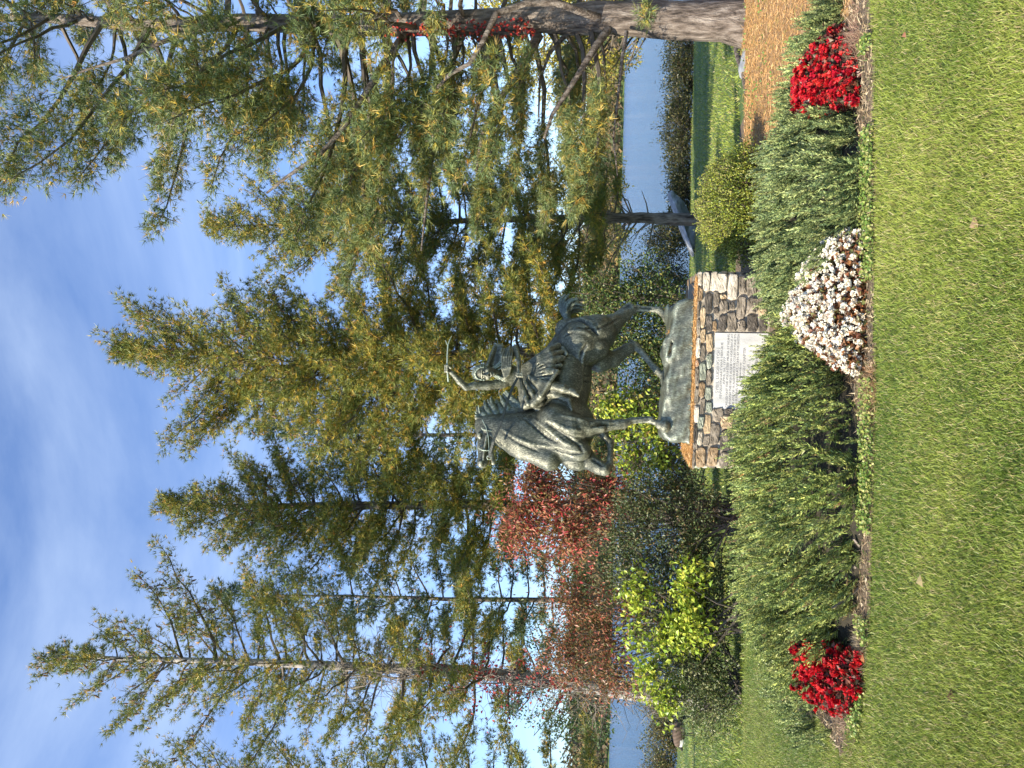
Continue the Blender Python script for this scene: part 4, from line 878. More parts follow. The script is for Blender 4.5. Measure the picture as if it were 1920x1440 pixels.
q = np.array(q); V, F_, c = leaves(q, rand_dirs(len(q)) - [0, 0, .5], np.array([[0, -1, .3]]) + rand_dirs(len(q)) * .5, palette(len(q), [(3, (0.35, 0.03, 0.03)), (2, (0.5, 0.08, 0.04))]), 0.055, 0.04)
mesh('creeper_leaves', V, F_, LEAF, A, col=c, kind='stuff')
# B: behind the statue
pine('white pine behind the rider with its forked top leaning over', rooted(15, [(1330, 650), (1100, 655), (800, 665), (520, 690), (430, 662), (330, 650), (215, 652)]),
     outline(15, [(1150, 850, 470), (1000, 840, 460), (850, 850, 450), (700, 850, 440), (600, 850, 450), (520, 850, 500), (470, 845, 560), (430, 840, 535), (400, 820, 560), (350, 790, 590), (320, 740, 565), (280, 690, 562), (240, 690, 565), (210, 665, 640)]),
     175, GRN, ry=2.2, dens=1.0, m=9, nl=0.125, nw=0.0112, r0=0.13, mult=3, bare=0.15, seed=32, zmin=2.1, cones=160, gold=0.55)
# C: left of the statue
pine('white pine with a dark straight trunk standing left of the rider', rooted(16.5, [(1330, 975), (1100, 955), (900, 948), (700, 950), (500, 950), (400, 952), (300, 950)]),
     outline(16.5, [(1000, 1080, 800), (850, 1110, 790), (700, 1110, 800), (600, 1100, 810), (500, 1070, 830), (440, 1050, 860), (380, 1030, 870), (340, 1010, 885), (310, 980, 920), (295, 960, 940)]),
     125, GRN, ry=2.0, dens=0.95, m=9, nl=0.13, nw=0.0122, r0=0.15, bare=0.2, mult=3, seed=43, zmin=3.4, cones=120, gold=0.4)
# D: at the left, vine covered
Dt = pine('slender white pine at the left with pale vine-wrapped trunk', rooted(14, [(1330, 1312), (1200, 1300), (1000, 1278), (850, 1262), (700, 1256), (500, 1250), (350, 1242), (200, 1238), (90, 1232)]),
     outline(14, [(1000, 1430, 1130), (850, 1430, 1120), (700, 1440, 1120), (600, 1430, 1110), (500, 1420, 1080), (430, 1440, 1060), (380, 1460, 1050), (330, 1400, 1045), (300, 1385, 1060), (250, 1370, 1090), (200, 1380, 1130), (150, 1370, 1170), (120, 1340, 1195), (85, 1310, 1220)]),
     110, GRN, ry=1.9, dens=0.75, m=10, nl=0.115, nw=0.0102, r0=0.15, bare=0.3, mult=3, seed=54, zmin=3.0, bark=PALEBARK, cones=220, twigdead=0.22, gold=0.45)
# F: thin trunk with dead snags, right of the pedestal
Ft = pine('slim pine with a bare snaggy lower trunk right of the stone pedestal', rooted(18.5, [(1320, 412), (1200, 412), (1100, 414), (900, 420), (600, 425), (390, 430)]),
     outline(18.5, [(1170, 500, 330), (1130, 560, 300), (1000, 570, 290), (850, 580, 250), (700, 570, 250), (600, 560, 260), (520, 540, 280), (450, 470, 340), (380, 440, 400)]),
     130, GRN, ry=2.2, dens=0.85, m=8, nl=0.14, nw=0.0135, r0=0.14, bare=0.2, mult=3, seed=65, zmin=1.5, gold=0.4, twigdead=0.15)
B = Bag()
for i in range(26):
    x_ = rng.uniform(1110, 1235); p0 = P(x_, 412, 18.45); e = p0 + np.array([rng.normal() * 0.7, rng.normal() * 0.4, rng.uniform(-0.1, 0.7)]); B.add(*tube([p0, (p0 + e) / 2 + rng.normal(size=3) * 0.07, e], [0.022, 0.014, 0.006], 4))
B.build('snag', DEADWOOD, Ft)
# others: left frame edge, and trees filling in behind
pine('bushy pine partly cut off by the left edge of the view', rooted(17, [(1320, 1520), (1000, 1500), (600, 1480), (260, 1450)]),
     outline(17, [(1150, 1700, 1345), (900, 1700, 1360), (700, 1700, 1370), (500, 1640, 1380), (400, 1600, 1370), (320, 1560, 1385), (270, 1500, 1400)]), 80, GRN, ry=1.8, dens=0.8, m=10, nl=0.14, nw=0.012, seed=76, zmin=1.4, gold=0.4, twigdead=0.15)
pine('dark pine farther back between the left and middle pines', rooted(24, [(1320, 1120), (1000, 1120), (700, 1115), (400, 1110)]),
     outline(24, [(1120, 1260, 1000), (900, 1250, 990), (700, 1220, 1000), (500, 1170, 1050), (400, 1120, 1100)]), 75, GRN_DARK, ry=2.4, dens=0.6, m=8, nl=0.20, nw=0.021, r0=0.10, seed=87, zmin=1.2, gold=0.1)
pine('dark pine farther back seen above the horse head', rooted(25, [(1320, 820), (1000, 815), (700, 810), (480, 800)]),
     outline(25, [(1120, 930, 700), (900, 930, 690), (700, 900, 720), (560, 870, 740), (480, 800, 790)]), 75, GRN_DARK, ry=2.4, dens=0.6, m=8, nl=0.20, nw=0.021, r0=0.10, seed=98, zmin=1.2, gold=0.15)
# ================= broadleaf shrubs and trees =================
rng = np.random.default_rng(77)
def shrub(name, label, cat, base, lobes, nleaf, L, W, items, stems=14, mat=None, group=None, hang=0.0, fill=0.5, clump=9, stemmat=None, seed=3, wob=0.25, twig=True, up=0.2):
    """lobes: list of (centre, radii); leaves sit in small sprays on twigs all through the lobes' outer parts"""
    global rng; rng = np.random.default_rng(seed)
    t = thing(name, label, cat, base, group); base = np.array(base, float)
    vol = np.array([np.prod(r) ** 0.75 for c, r in lobes]); vol /= vol.sum(); tips = []; 
    ncl = max(6, nleaf // clump)
    k = rng.choice(len(lobes), ncl, p=vol); cc = np.array([l[0] for l in lobes])[k]; rr = np.array([l[1] for l in lobes])[k]
    d = rand_dirs(ncl); rad = rng.uniform(fill, 1.05, (ncl, 1)) * (1 + wob * np.sin(d @ np.array([3.1, 2.2, 4.0]) * 2.0 + 1)[:, None])
    tips = cc + d * rr * rad; keep = tips[:, 2] > gz(tips[:, 0], tips[:, 1]) + 0.02; tips = tips[keep]; d = d[keep]; ncl = len(tips)
    B = Bag()
    for i in range(stems):
        c, r = lobes[i % len(lobes)]; e = np.array(c) + rand_dirs(1)[0] * np.array(r) * 0.8; s0 = base + np.array([rng.normal() * 0.12, rng.normal() * 0.12, 0]); m_ = (s0 * 0.5 + e * 0.5) + rng.normal(size=3) * 0.06; m_[2] += 0.1 * abs(e[2] - s0[2])
        B.add(*tube([s0, s0 * .6 + m_ * .4, m_, e], [0.016, 0.013, 0.009, 0.004], 4))
    if twig:
        for i in range(min(ncl, 560)):
            e = tips[i]; s0 = e - d[i] * rng.uniform(0.1, 0.3) - np.array([0, 0, rng.uniform(0.03, 0.15)]); B.add(*tube([s0, e], [0.004, 0.0018], 3))
    B.build('stem', stemmat or TWIG, t, kind='stuff')
    n = ncl * clump; pos = np.repeat(tips, clump, 0) + rng.normal(size=(n, 3)) * (L * 1.1 if np.isscalar(L) else 0.06)
    dr = np.repeat(d, clump, 0) * 0.6 + rand_dirs(n) * 0.9 + np.array([0, 0, up - hang]); nr = np.array([0, 0, 1.0]) + rand_dirs(n) * 0.8 + np.repeat(d, clump, 0) * 0.5
    V, F_, c = leaves(pos, dr, nr, palette(n, items), L * rng.uniform(0.6, 1.25, n), W * rng.uniform(0.7, 1.2, n), simple=(L < 0.06 or nleaf > 5000))
    mesh('foliage', V, F_, mat or LEAF, t, col=c, kind='stuff'); return t
def LB(x, y, D, rx, rz, ry=None): return (P(x, y, D), (px(rx, D), ry or px(rx, D) * 0.8, px(rz, D)))
RED = [(4, (0.44, 0.055, 0.06)), (3, (0.46, 0.16, 0.09)), (3.5, (0.32, 0.19, 0.07)), (4, (0.13, 0.13, 0.04)), (1.5, (0.58, 0.30, 0.18))]
REDG = [(2, (0.40, 0.09, 0.07)), (3, (0.36, 0.17, 0.08)), (3, (0.20, 0.13, 0.05)), (3, (0.10, 0.12, 0.035)), (1, (0.45, 0.2, 0.12))]
def gb(x, y, D): b_ = P(x, y, D); b_[2] = gz(b_[0], D); return b_
shrub('burning_bush', 'tall arching shrub with long hanging red leaves left of the horse', 'bush', gb(1310, 965, 11.3), [LB(975, 985, 11.3, 78, 45), LB(1010, 935, 11.2, 70, 55), LB(1060, 1000, 11.2, 80, 60), LB(1130, 930, 11.3, 70, 70), LB(1000, 895, 11.4, 40, 45)], 9500, 0.078, 0.028, RED, 30, hang=0.75, seed=5, fill=0.25, clump=6, wob=0.4)
shrub('burning_bush', 'brownish red thinning shrub with many bare twigs beside the left pine trunk', 'bush', gb(1310, 1180, 11.6), [LB(1070, 1130, 11.5, 85, 70), LB(1120, 1200, 11.6, 90, 80), LB(1180, 1130, 11.5, 80, 70), LB(1060, 1230, 11.7, 70, 60), LB(1150, 1270, 11.6, 60, 60)], 9000, 0.068, 0.026, REDG, 60, hang=0.55, seed=6, fill=0.2, clump=5, wob=0.4)
B = Bag()                                                                      # tangle of bare twigs and old vine round the left pine
tv = thing('vine_tangle', 'grey tangle of dead vines and bare twigs wrapped round the left pine trunk', 'vine', gb(1310, 1305, 13.6))
for i in range(620):
    x_ = rng.uniform(600, 1260); yc = np.interp(x_, [600, 1000, 1260], [1254, 1278, 1305]); p = P(x_, yc + rng.normal() * 14, 13.75 + rng.normal() * 0.15); pts = [p]
    dv = unit(rng.normal(size=3) * np.array([1.0, 0.6, 0.8]) + [0, 0, -0.25])
    for j in range(5): dv = unit(dv + rng.normal(size=3) * 0.45 + [0, 0, -0.1]); pts.append(pts[-1] + dv * rng.uniform(0.08, 0.22))
    B.add(*tube(pts, np.linspace(0.007, 0.0025, 6), 3))
for i in range(5):
    pts = [P(x_, np.interp(x_, [600, 1000, 1300], [1254, 1278, 1310]) + 9 * math.sin(x_ / 40 + i * 2), 13.82 + 0.12 * math.cos(x_ / 40 + i)) for x_ in range(640, 1300, 30)]; B.add(*tube(pts, 0.014, 5))
B.build('vine_stem', DEADWOOD, tv)
q = np.array([P(rng.uniform(780, 1080), 1275 + rng.normal() * 32, 13.6 + rng.normal() * 0.2) for _ in range(420)])
V, F_, c = leaves(q, rand_dirs(len(q)) - [0, 0, .8], np.array([[0, -1, .3]]) + rand_dirs(len(q)) * .5, palette(len(q), [(3, (0.28, 0.03, 0.035)), (2, (0.4, 0.08, 0.05))]), 0.07, 0.05); mesh('creeper_leaves', V, F_, LEAF, tv, col=c, kind='stuff')
LIME = [(4, (0.34, 0.43, 0.045)), (3, (0.45, 0.50, 0.06)), (2, (0.24, 0.36, 0.05)), (1, (0.55, 0.5, 0.08))]
DKG = [(4, (0.055, 0.085, 0.028)), (3, (0.09, 0.12, 0.04)), (2, (0.14, 0.14, 0.05)), (1, (0.2, 0.13, 0.06))]
OLV = [(4, (0.075, 0.11, 0.035)), (3, (0.13, 0.16, 0.05)), (2, (0.19, 0.19, 0.07)), (1, (0.28, 0.27, 0.13))]
shrub('privet_bush', 'dense dark green shrub between the pedestal and the yellow leaved vine', 'bush', gb(1400, 960, 10.0), [LB(1185, 970, 10.5, 80, 40), LB(1165, 1040, 10.5, 70, 32), LB(1250, 1000, 10.1, 95, 85), LB(1220, 1080, 10.2, 90, 80), LB(1215, 930, 10.3, 50, 50), LB(1310, 960, 10.0, 60, 50), LB(1320, 1080, 9.9, 80, 55)], 20000, 0.042, 0.025, DKG, 24, mat=GLOSSY, seed=7, fill=0.45)
shrub('privet_bush', 'olive green small leaved shrub at the left above the goose', 'bush', gb(1400, 1290, 9.6), [LB(1310, 1180, 9.9, 90, 65), LB(1300, 1260, 9.6, 85, 72), LB(1330, 1320, 9.5, 68, 52), LB(1250, 1190, 10.0, 80, 50)], 17000, 0.036, 0.022, OLV, 26, mat=GLOSSY, seed=8, fill=0.45)
shrub('bittersweet_vine', 'yellow green big leaved vine spilling over the dark shrubs at the left', 'vine', gb(1395, 1150, 9.5), [LB(1200, 1110, 9.75, 42, 25), LB(1190, 1190, 9.7, 30, 18), LB(1260, 1195, 9.5, 45, 38), LB(1300, 1175, 9.35, 45, 34), LB(1215, 1255, 9.6, 36, 22), LB(1250, 1310, 9.4, 36, 14), LB(1290, 1100, 9.5, 60, 26), LB(1225, 1300, 9.5, 26, 12)], 2700, 0.072, 0.056, LIME, 16, seed=9, fill=0.1, clump=5, hang=0.35)
shrub('bittersweet_vine', 'yellow green leafy vine seen between the horse legs', 'vine', gb(1330, 770, 10.6), [LB(1150, 760, 10.6, 36, 32), LB(1190, 770, 10.6, 42, 30), LB(1225, 800, 10.6, 45, 30), LB(1160, 810, 10.7, 40, 22), LB(1240, 860, 10.6, 45, 32), LB(1185, 865, 10.7, 30, 26)], 2300, 0.07, 0.052, LIME + [(4, (0.10, 0.17, 0.04)), (1, (0.3, 0.2, 0.06))], 12, seed=10, fill=0.1, clump=4, hang=0.3)
shrub('holly_bush', 'dark glossy evergreen shrub behind the tail and hind legs of the horse', 'bush', gb(1330, 590, 12.2), [LB(1130, 560, 12.3, 60, 50), LB(1180, 620, 12.2, 85, 60), LB(1200, 540, 12.3, 70, 50), LB(1235, 680, 12.2, 75, 50), LB(1130, 650, 12.4, 60, 45), LB(1260, 600, 12.1, 80, 40)], 17000, 0.052, 0.032, [(4, (0.04, 0.085, 0.025)), (3, (0.09, 0.14, 0.035)), (2, (0.17, 0.2, 0.05)), (1, (0.3, 0.25, 0.07))], 22, mat=GLOSSY, seed=11, fill=0.35)
# low brambles that close the view at the foot of the pines
shrub('bramble', 'dark thicket of leafless and leafy stems under the middle pines', 'bush', gb(1330, 800, 13.6), [LB(1190, 760, 13.7, 80, 50), LB(1190, 850, 13.7, 80, 50), LB(1240, 760, 13.6, 80, 45), LB(1270, 880, 13.4, 90, 40), LB(1280, 940, 13.0, 80, 35), LB(1240, 690, 13.7, 70, 45)], 13000, 0.06, 0.035, DKG + [(2, (0.25, 0.14, 0.06))], 30, seed=12, fill=0.2)
# small leaved rounded shrub
rb = shrub('rounded_shrub', 'bright green rounded shrub with upright shoots right of the stone pedestal', 'bush', gb(1425, 390, 8.75), [LB(1390, 380, 8.75, 88, 42, 0.5), LB(1360, 385, 8.75, 82, 42, 0.48), LB(1395, 300, 8.7, 30, 26, 0.3), LB(1395, 465, 8.7, 30, 28, 0.3)], 22000, 0.027, 0.014, [(4, (0.22, 0.28, 0.035)), (3, (0.34, 0.36, 0.05)), (3, (0.09, 0.14, 0.03)), (1, (0.36, 0.34, 0.08))], 30, mat=GLOSSY, seed=13, fill=0.6, wob=0.06, up=0.55)
B = Bag(); qs = []; qd = []
for i in range(400):
    a = rng.uniform(0, 6.28); r_ = math.sqrt(rng.random()); e = P(1385, 385, 8.75) + np.array([0.52 * r_ * math.cos(a), 0.48 * r_ * math.sin(a), 0.40 * math.sqrt(1 - r_ * r_ * .9) - 0.02]); tip = e + unit(np.array([math.cos(a) * r_ * .5 - .12, math.sin(a) * r_ * .5, 1.0])) * rng.uniform(0.04, 0.13)
    B.add(*tube([e, tip], [0.003, 0.001], 3)); k = 9; s_ = np.linspace(0, 1, k)[:, None]; qs.append(e + (tip - e) * s_); qd.append(np.repeat((tip - e)[None], k, 0) * 5 + rng.normal(size=(k, 3)) * 0.8)
B.build('shoot', TWIG, rb, kind='stuff'); q = np.concatenate(qs); V, F_, c = leaves(q, np.concatenate(qd), rand_dirs(len(q)), palette(len(q), [(3, (0.26, 0.3, 0.04)), (1, (0.4, 0.36, 0.1))]), 0.024, 0.012); mesh('shoot_leaves', V, F_, GLOSSY, rb, col=c, kind='stuff')
# hedge along the shore on the right: separate shrubs
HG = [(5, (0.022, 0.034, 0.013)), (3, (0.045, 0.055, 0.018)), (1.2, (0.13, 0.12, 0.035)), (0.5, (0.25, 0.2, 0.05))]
hl = ['dark lakeside shrub nearest the big pine trunk', 'dark lakeside shrub with a few yellow leaves right of the lawn shadow', 'spiky dark lakeside shrub in the middle of the lawn edge', 'dark lakeside shrub just right of the grey boulder', 'dark lakeside shrub behind the grey boulder']
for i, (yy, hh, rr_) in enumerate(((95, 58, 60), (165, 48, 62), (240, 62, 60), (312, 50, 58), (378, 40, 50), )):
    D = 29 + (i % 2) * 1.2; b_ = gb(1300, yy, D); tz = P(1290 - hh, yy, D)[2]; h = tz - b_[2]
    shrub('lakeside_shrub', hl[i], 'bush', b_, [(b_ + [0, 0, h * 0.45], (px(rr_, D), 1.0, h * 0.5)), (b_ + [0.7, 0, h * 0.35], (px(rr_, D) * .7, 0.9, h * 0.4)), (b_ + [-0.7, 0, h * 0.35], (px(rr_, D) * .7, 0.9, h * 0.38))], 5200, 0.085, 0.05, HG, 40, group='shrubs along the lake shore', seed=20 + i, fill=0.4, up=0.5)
for i, (yy, xx, rr_, lab) in enumerate(((1335, 1200, 40, 'leafy brown green shrub at the shore left of the vine wrapped pine'), (1400, 1195, 50, 'leafy yellow green shrub at the shore beyond the goose'), (1470, 1190, 50, 'shore shrub cut by the left edge of the view'))):
    D = 33; b_ = gb(1270, yy, D); tz = P(xx, yy, D)[2]; h = max(1.0, tz - b_[2])
    shrub('lakeside_shrub', lab, 'bush', b_, [(b_ + [0, 0, h * 0.45], (px(rr_, D), 1.0, h * 0.5)), (b_ + [0.6, 0, h * 0.3], (px(rr_, D) * .7, 0.9, h * 0.35))], 5200, 0.085, 0.05, [(3, (0.10, 0.13, 0.04)), (3, (0.2, 0.19, 0.06)), (2, (0.16, 0.09, 0.05)), (1, (0.3, 0.26, 0.1))], 30, group='shrubs along the lake shore', seed=30 + i, fill=0.35, up=0.4)
for i, (yy, lab) in enumerate(((450, 'dark shrub by the shore left of the slim pine'), (530, 'dark shrub by the shore behind the pedestal corner'))):
    D = 27; b_ = gb(1300, yy, D); h = 1.7
    shrub('lakeside_shrub', lab, 'bush', b_, [(b_ + [0, 0, h * 0.45], (0.95, 1.0, h * 0.5))], 4200, 0.085, 0.05, HG, 20, group='shrubs along the lake shore', seed=36 + i, fill=0.35, up=0.4)
# broadleaf trees beyond the pines
def tree(label, base, h, r, items, n, seed, name='broadleaf_tree', L=0.13, z0=0.35):
    global rng; rng = np.random.default_rng(seed); t = thing(name, label, 'tree', base); base = np.array(base, float)
    top = base + [rng.normal() * 0.3, 0, h * 0.85]; tr = np.linspace(base - [0, 0, .2], top, 8); tr[1:-1, :2] += rng.normal(size=(6, 2)) * 0.08
    V, F_ = tube(tr, np.linspace(0.16, 0.03, 8) * h / 8, 8, 0.05); mesh('trunk', V, F_, BARK, t, smooth=True)
    B = Bag(); P_ = []; D_ = []
    for i in range(46):
        u = rng.uniform(z0, 0.98); p = base + (top - base) * u; a = rng.uniform(0, 6.28); L1 = r * math.sqrt(max(0.08, 1 - ((u - 0.55) / 0.55) ** 2)) * rng.uniform(0.6, 1.05); d = np.array([math.cos(a), math.sin(a), rng.uniform(0.15, 0.8)])
        e = p + d * L1; m_ = (p + e) / 2 + rng.normal(size=3) * 0.12; B.add(*tube([p, m_, e], [0.045, 0.028, 0.012], 4))
        for j in range(9):
            s_ = rng.uniform(0.35, 1.0); q0 = p + (e - p) * s_; q1 = q0 + rand_dirs(1)[0] * rng.uniform(0.25, 0.6); B.add(*tube([q0, q1], [0.010, 0.004], 3)); k = max(3, n // 414); P_.append(q0 + (q1 - q0) * rng.random((k, 1)) * 1.15 + rng.normal(size=(k, 3)) * 0.10); D_.append(np.repeat((q1 - q0)[None], k, 0))
    B.build('branch', TWIG, t, kind='stuff'); q = np.concatenate(P_); d = np.concatenate(D_)
    V, F_, c = leaves(q, d + rand_dirs(len(q)) * .8 - [0, 0, .3], np.array([[0, 0, 1.0]]) + rand_dirs(len(q)), palette(len(q), items), L * rng.uniform(.6, 1.2, len(q)), L * .6, simple=True); mesh('crown', V, F_, LEAF, t, col=c, kind='stuff')
YEL = [(3, (0.40, 0.34, 0.06)), (3, (0.26, 0.27, 0.07)), (2, (0.15, 0.18, 0.05)), (1, (0.5, 0.3, 0.08))]
tree('yellow leaved tree behind the big pine at the right edge', gb(1300, 40, 31), 10.5, 3.0, [(4, (0.5, 0.42, 0.06)), (2, (0.34, 0.33, 0.07))], 9000, 51)
tree('yellow green tree beyond the lawn behind the big pine boughs', gb(1300, 50, 33), 6.2, 4.4, YEL, 8000, 52)
tree('olive green tree by the lake directly behind the slim snaggy pine', gb(1300, 413, 34), 7.6, 3.6, YEL, 10000, 53)
tree('russet brown tree far behind the horse tail', gb(1300, 560, 34), 11, 3.0, [(3, (0.26, 0.19, 0.08)), (2, (0.36, 0.28, 0.09)), (2, (0.15, 0.16, 0.06))], 9000, 54)
tree('green leaved tree low at the left behind the vine wrapped pine', gb(1290, 1302, 30), 7.5, 2.8, [(3, (0.06, 0.11, 0.04)), (2, (0.12, 0.17, 0.05))], 4600, 55)
tree('pale brown tree far behind the red leaved shrub', gb(1300, 962, 33), 7.0, 3.4, [(3, (0.2, 0.13, 0.07)), (2, (0.12, 0.13, 0.05))], 6000, 56)
# ================= junipers =================
rng = np.random.default_rng(91)
JUN = [(5, (0.22, 0.28, 0.075)), (3, (0.37, 0.40, 0.11)), (2, (0.12, 0.17, 0.06)), (0.7, (0.30, 0.29, 0.10)), (0.25, (0.30, 0.17, 0.09))]
JUNB = [(5, (0.21, 0.27, 0.10)), (3, (0.34, 0.38, 0.14)), (2, (0.10, 0.145, 0.06)), (0.6, (0.29, 0.29, 0.12))]
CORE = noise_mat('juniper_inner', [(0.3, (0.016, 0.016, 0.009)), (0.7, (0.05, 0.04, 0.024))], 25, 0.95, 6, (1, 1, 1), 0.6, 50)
def juniper(label, hfun, x0, x1, y0, y1, n, pal, lean, seed, L=0.12):
    """a spreading juniper: dark twiggy core and feathery sprays over its mounded surface"""
    global rng; rng = np.random.default_rng(seed)
    c = np.array([(x0 + x1) / 2, (y0 + y1) / 2, 0.0]); t = thing('juniper', label, 'shrub', c)
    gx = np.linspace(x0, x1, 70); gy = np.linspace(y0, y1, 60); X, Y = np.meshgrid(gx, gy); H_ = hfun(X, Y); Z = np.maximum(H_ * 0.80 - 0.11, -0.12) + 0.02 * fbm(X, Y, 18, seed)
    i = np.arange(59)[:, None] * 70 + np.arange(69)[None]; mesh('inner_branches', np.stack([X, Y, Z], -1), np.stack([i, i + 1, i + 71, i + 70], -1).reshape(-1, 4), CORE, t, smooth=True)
    npl = n // 9; x = rng.uniform(x0, x1, npl * 9); y = rng.uniform(y0, y1, npl * 9); h = hfun(x, y); e = 0.01; gxx = (hfun(x + e, y) - h) / e; gyy = (hfun(x, y + e) - h) / e
    w = np.sqrt(1 + gxx ** 2 + gyy ** 2); k = (h > 0.035) & (rng.random(npl * 9) < w / 2.4) & (fbm(x, y, 13, seed + 1) + 0.7 * fbm(x, y, 5.5, seed + 31) > -0.36); x, y, h, gxx, gyy = [a[k][:npl] for a in (x, y, h, gxx, gyy)]; npl = len(x)
    nr = unit(np.stack([-gxx, -gyy, np.ones(npl)], 1)); f = fbm(x, y, 6, seed + 3); f2 = fbm(x, y, 8, seed + 13)
    pd_ = unit(nr * 0.55 + np.array(lean) * 1.25 + np.stack([0.35 * f, 0.25 * f2, 0.15 * f2], 1) + rng.normal(size=(npl, 3)) * 0.26); PLn = L * 1.75 * rng.uniform(0.6, 1.35, npl)
    root = np.stack([x, y, h + gz(x, y)], 1) - nr * (0.02 + 0.07 * rng.random((npl, 1)) ** 1.5) - pd_ * (PLn * 0.62)[:, None]
    kk = 9; uu = np.linspace(0.12, 1.0, kk)[None, :, None]; sd_ = unit(np.cross(pd_, rng.normal(size=(npl, 3)))); s4 = np.cross(pd_, sd_); ph = rng.uniform(0, 6.28, (npl, 1, 1)) + np.arange(kk)[None, :, None] * 2.4
    lat_ = sd_[:, None] * np.cos(ph) + s4[:, None] * np.sin(ph)
    p0 = (root[:, None] + pd_[:, None] * PLn[:, None, None] * uu * 0.86 + np.array([0, 0, 0.03]) * uu ** 2).reshape(-1, 3)
    d = unit(pd_[:, None] + lat_ * 0.55 * (1.1 - uu) + rng.normal(size=(npl, kk, 3)) * 0.1 + np.array([0, 0, 0.12])).reshape(-1, 3); Ls = (PLn[:, None] * (0.46 - 0.22 * uu[..., 0])).reshape(-1) * rng.uniform(0.8, 1.2, npl * kk); n = len(p0)
    tone = np.repeat(rng.uniform(0.72, 1.25, (npl, 1)), kk, 0)
    m = 12; side = unit(np.cross(d, rng.normal(size=(n, 3)))); s3 = np.cross(d, side)
    u = (np.arange(m) / (m - 1))[None, :, None]; sg = np.where(np.arange(m) % 2, 1.0, -1.0)[None, :, None]; tw = (np.arange(m) * 0.6)[None, :, None]
    ax = p0[:, None] + d[:, None] * (Ls[:, None, None] * u) + np.array([0, 0, 0.012]) * u
    bd = unit(d[:, None] * 1.0 + (side[:, None] * np.cos(tw) + s3[:, None] * np.sin(tw)) * sg * 0.62 + rng.normal(size=(n, m, 3)) * 0.12); bl = (Ls[:, None, None] * 0.42) * (1.05 - 0.6 * u) * rng.uniform(0.7, 1.2, (n, m, 1))
    bw = unit(np.cross(bd, rng.normal(size=(n, m, 3)))) * 0.0056; a = ax - bw; b_ = ax + bw; tip = ax + bd * bl
    V = np.stack([a, b_, tip], 2).reshape(-1, 3); cols = palette(n, pal) * tone * (1 + 0.18 * fbm(p0[:, 0], p0[:, 1], 5, 4))[:, None]
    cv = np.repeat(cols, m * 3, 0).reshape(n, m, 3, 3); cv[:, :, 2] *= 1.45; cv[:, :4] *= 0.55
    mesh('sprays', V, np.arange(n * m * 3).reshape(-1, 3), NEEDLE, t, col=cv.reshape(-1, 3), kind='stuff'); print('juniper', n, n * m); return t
def mounds(ms, ripple=0.05, seed=0, plane=None):
    def f(x, y):
        h = np.zeros_like(np.asarray(x, float))
        for cx, cy, rx, ry, hh in ms:
            q = ((x - cx) / rx) ** 2 + ((y - cy) / ry) ** 2; h = np.maximum(h, hh * np.clip(1 - q, 0, 1) ** 0.5)
        return h * (1 + 0.16 * fbm(x, y, 5.5, seed + 20)) + ripple * fbm(x, y, 9, seed) * (h > 0.05)
    return f
j1 = mounds([(-0.75, 6.25, 1.15, 1.2, 0.50), (-1.5, 6.5, 0.85, 1.3, 0.42), (-0.30, 6.35, 0.85, 0.95, 0.49), (-0.06, 6.25, 0.5, 0.6, 0.27), (-1.1, 5.62, 0.95, 0.55, 0.34), (-0.52, 5.55, 0.6, 0.42, 0.28), (-1.75, 5.9, 0.4, 0.6, 0.26)], 0.05, 1)
juniper('big spreading green juniper left of the white begonias, covering the plaque corner', j1, -2.5, 0.72, 4.98, 7.9, 10500, JUN, (-0.42, -0.12, 0.40), 101, 0.17)
j2 = mounds([(1.3, 6.5, 0.85, 1.05, 0.33), (0.74, 6.45, 0.6, 0.8, 0.18), (1.6, 6.25, 0.6, 1.0, 0.34), (1.3, 5.65, 0.62, 0.5, 0.24), (1.95, 6.7, 0.5, 0.8, 0.30), (0.45, 6.6, 0.4, 0.5, 0.10)], 0.045, 2)
juniper('wide grey green juniper between the white and the right red begonias', j2, 0.0, 2.5, 5.1, 7.8, 8500, JUNB, (-0.40, -0.10, 0.35), 102, 0.16)
j3 = mounds([(2.35, 6.55, 0.5, 0.55, 0.22), (2.6, 6.15, 0.38, 0.45, 0.22), (2.74, 5.9, 0.2, 0.3, 0.17)], 0.03, 3)
juniper('small low juniper behind the right red begonias at the mulch edge', j3, 1.8, 3.2, 5.5, 7.2, 2300, JUNB, (-0.15, -0.1, 0.6), 103, 0.12)
j4 = mounds([(-2.3, 6.6, 0.45, 0.75, 0.22), (-2.45, 6.1, 0.3, 0.5, 0.15), (-1.95, 7.3, 0.4, 0.6, 0.2)], 0.03, 4)
juniper('thin low juniper behind the left red begonias', j4, -2.9, -1.5, 5.5, 8.0, 1700, JUNB, (-0.2, -0.1, 0.5), 104, 0.11)
# dead branches showing at the front foot of the left juniper
B = Bag()
for a in (((1585, 1080), (1600, 1060), (1632, 1095)), ((1600, 1010), (1625, 1040), (1640, 1090)), ((1560, 1140), (1585, 1125), (1610, 1110)), ((1610, 1000), (1640, 1020), (1645, 1100)), ((1590, 1120), (1612, 1100), (1638, 1118))):
    B.add(*tube([P(x_, y_, 5.12 + 0.05 * i) for i, (x_, y_) in enumerate(a)], [0.008, 0.011, 0.006], 5))
tj = B.build('dead_branch', DEADWOOD); tag(tj, 'bleached dead branches at the foot of the big left juniper', 'branches')

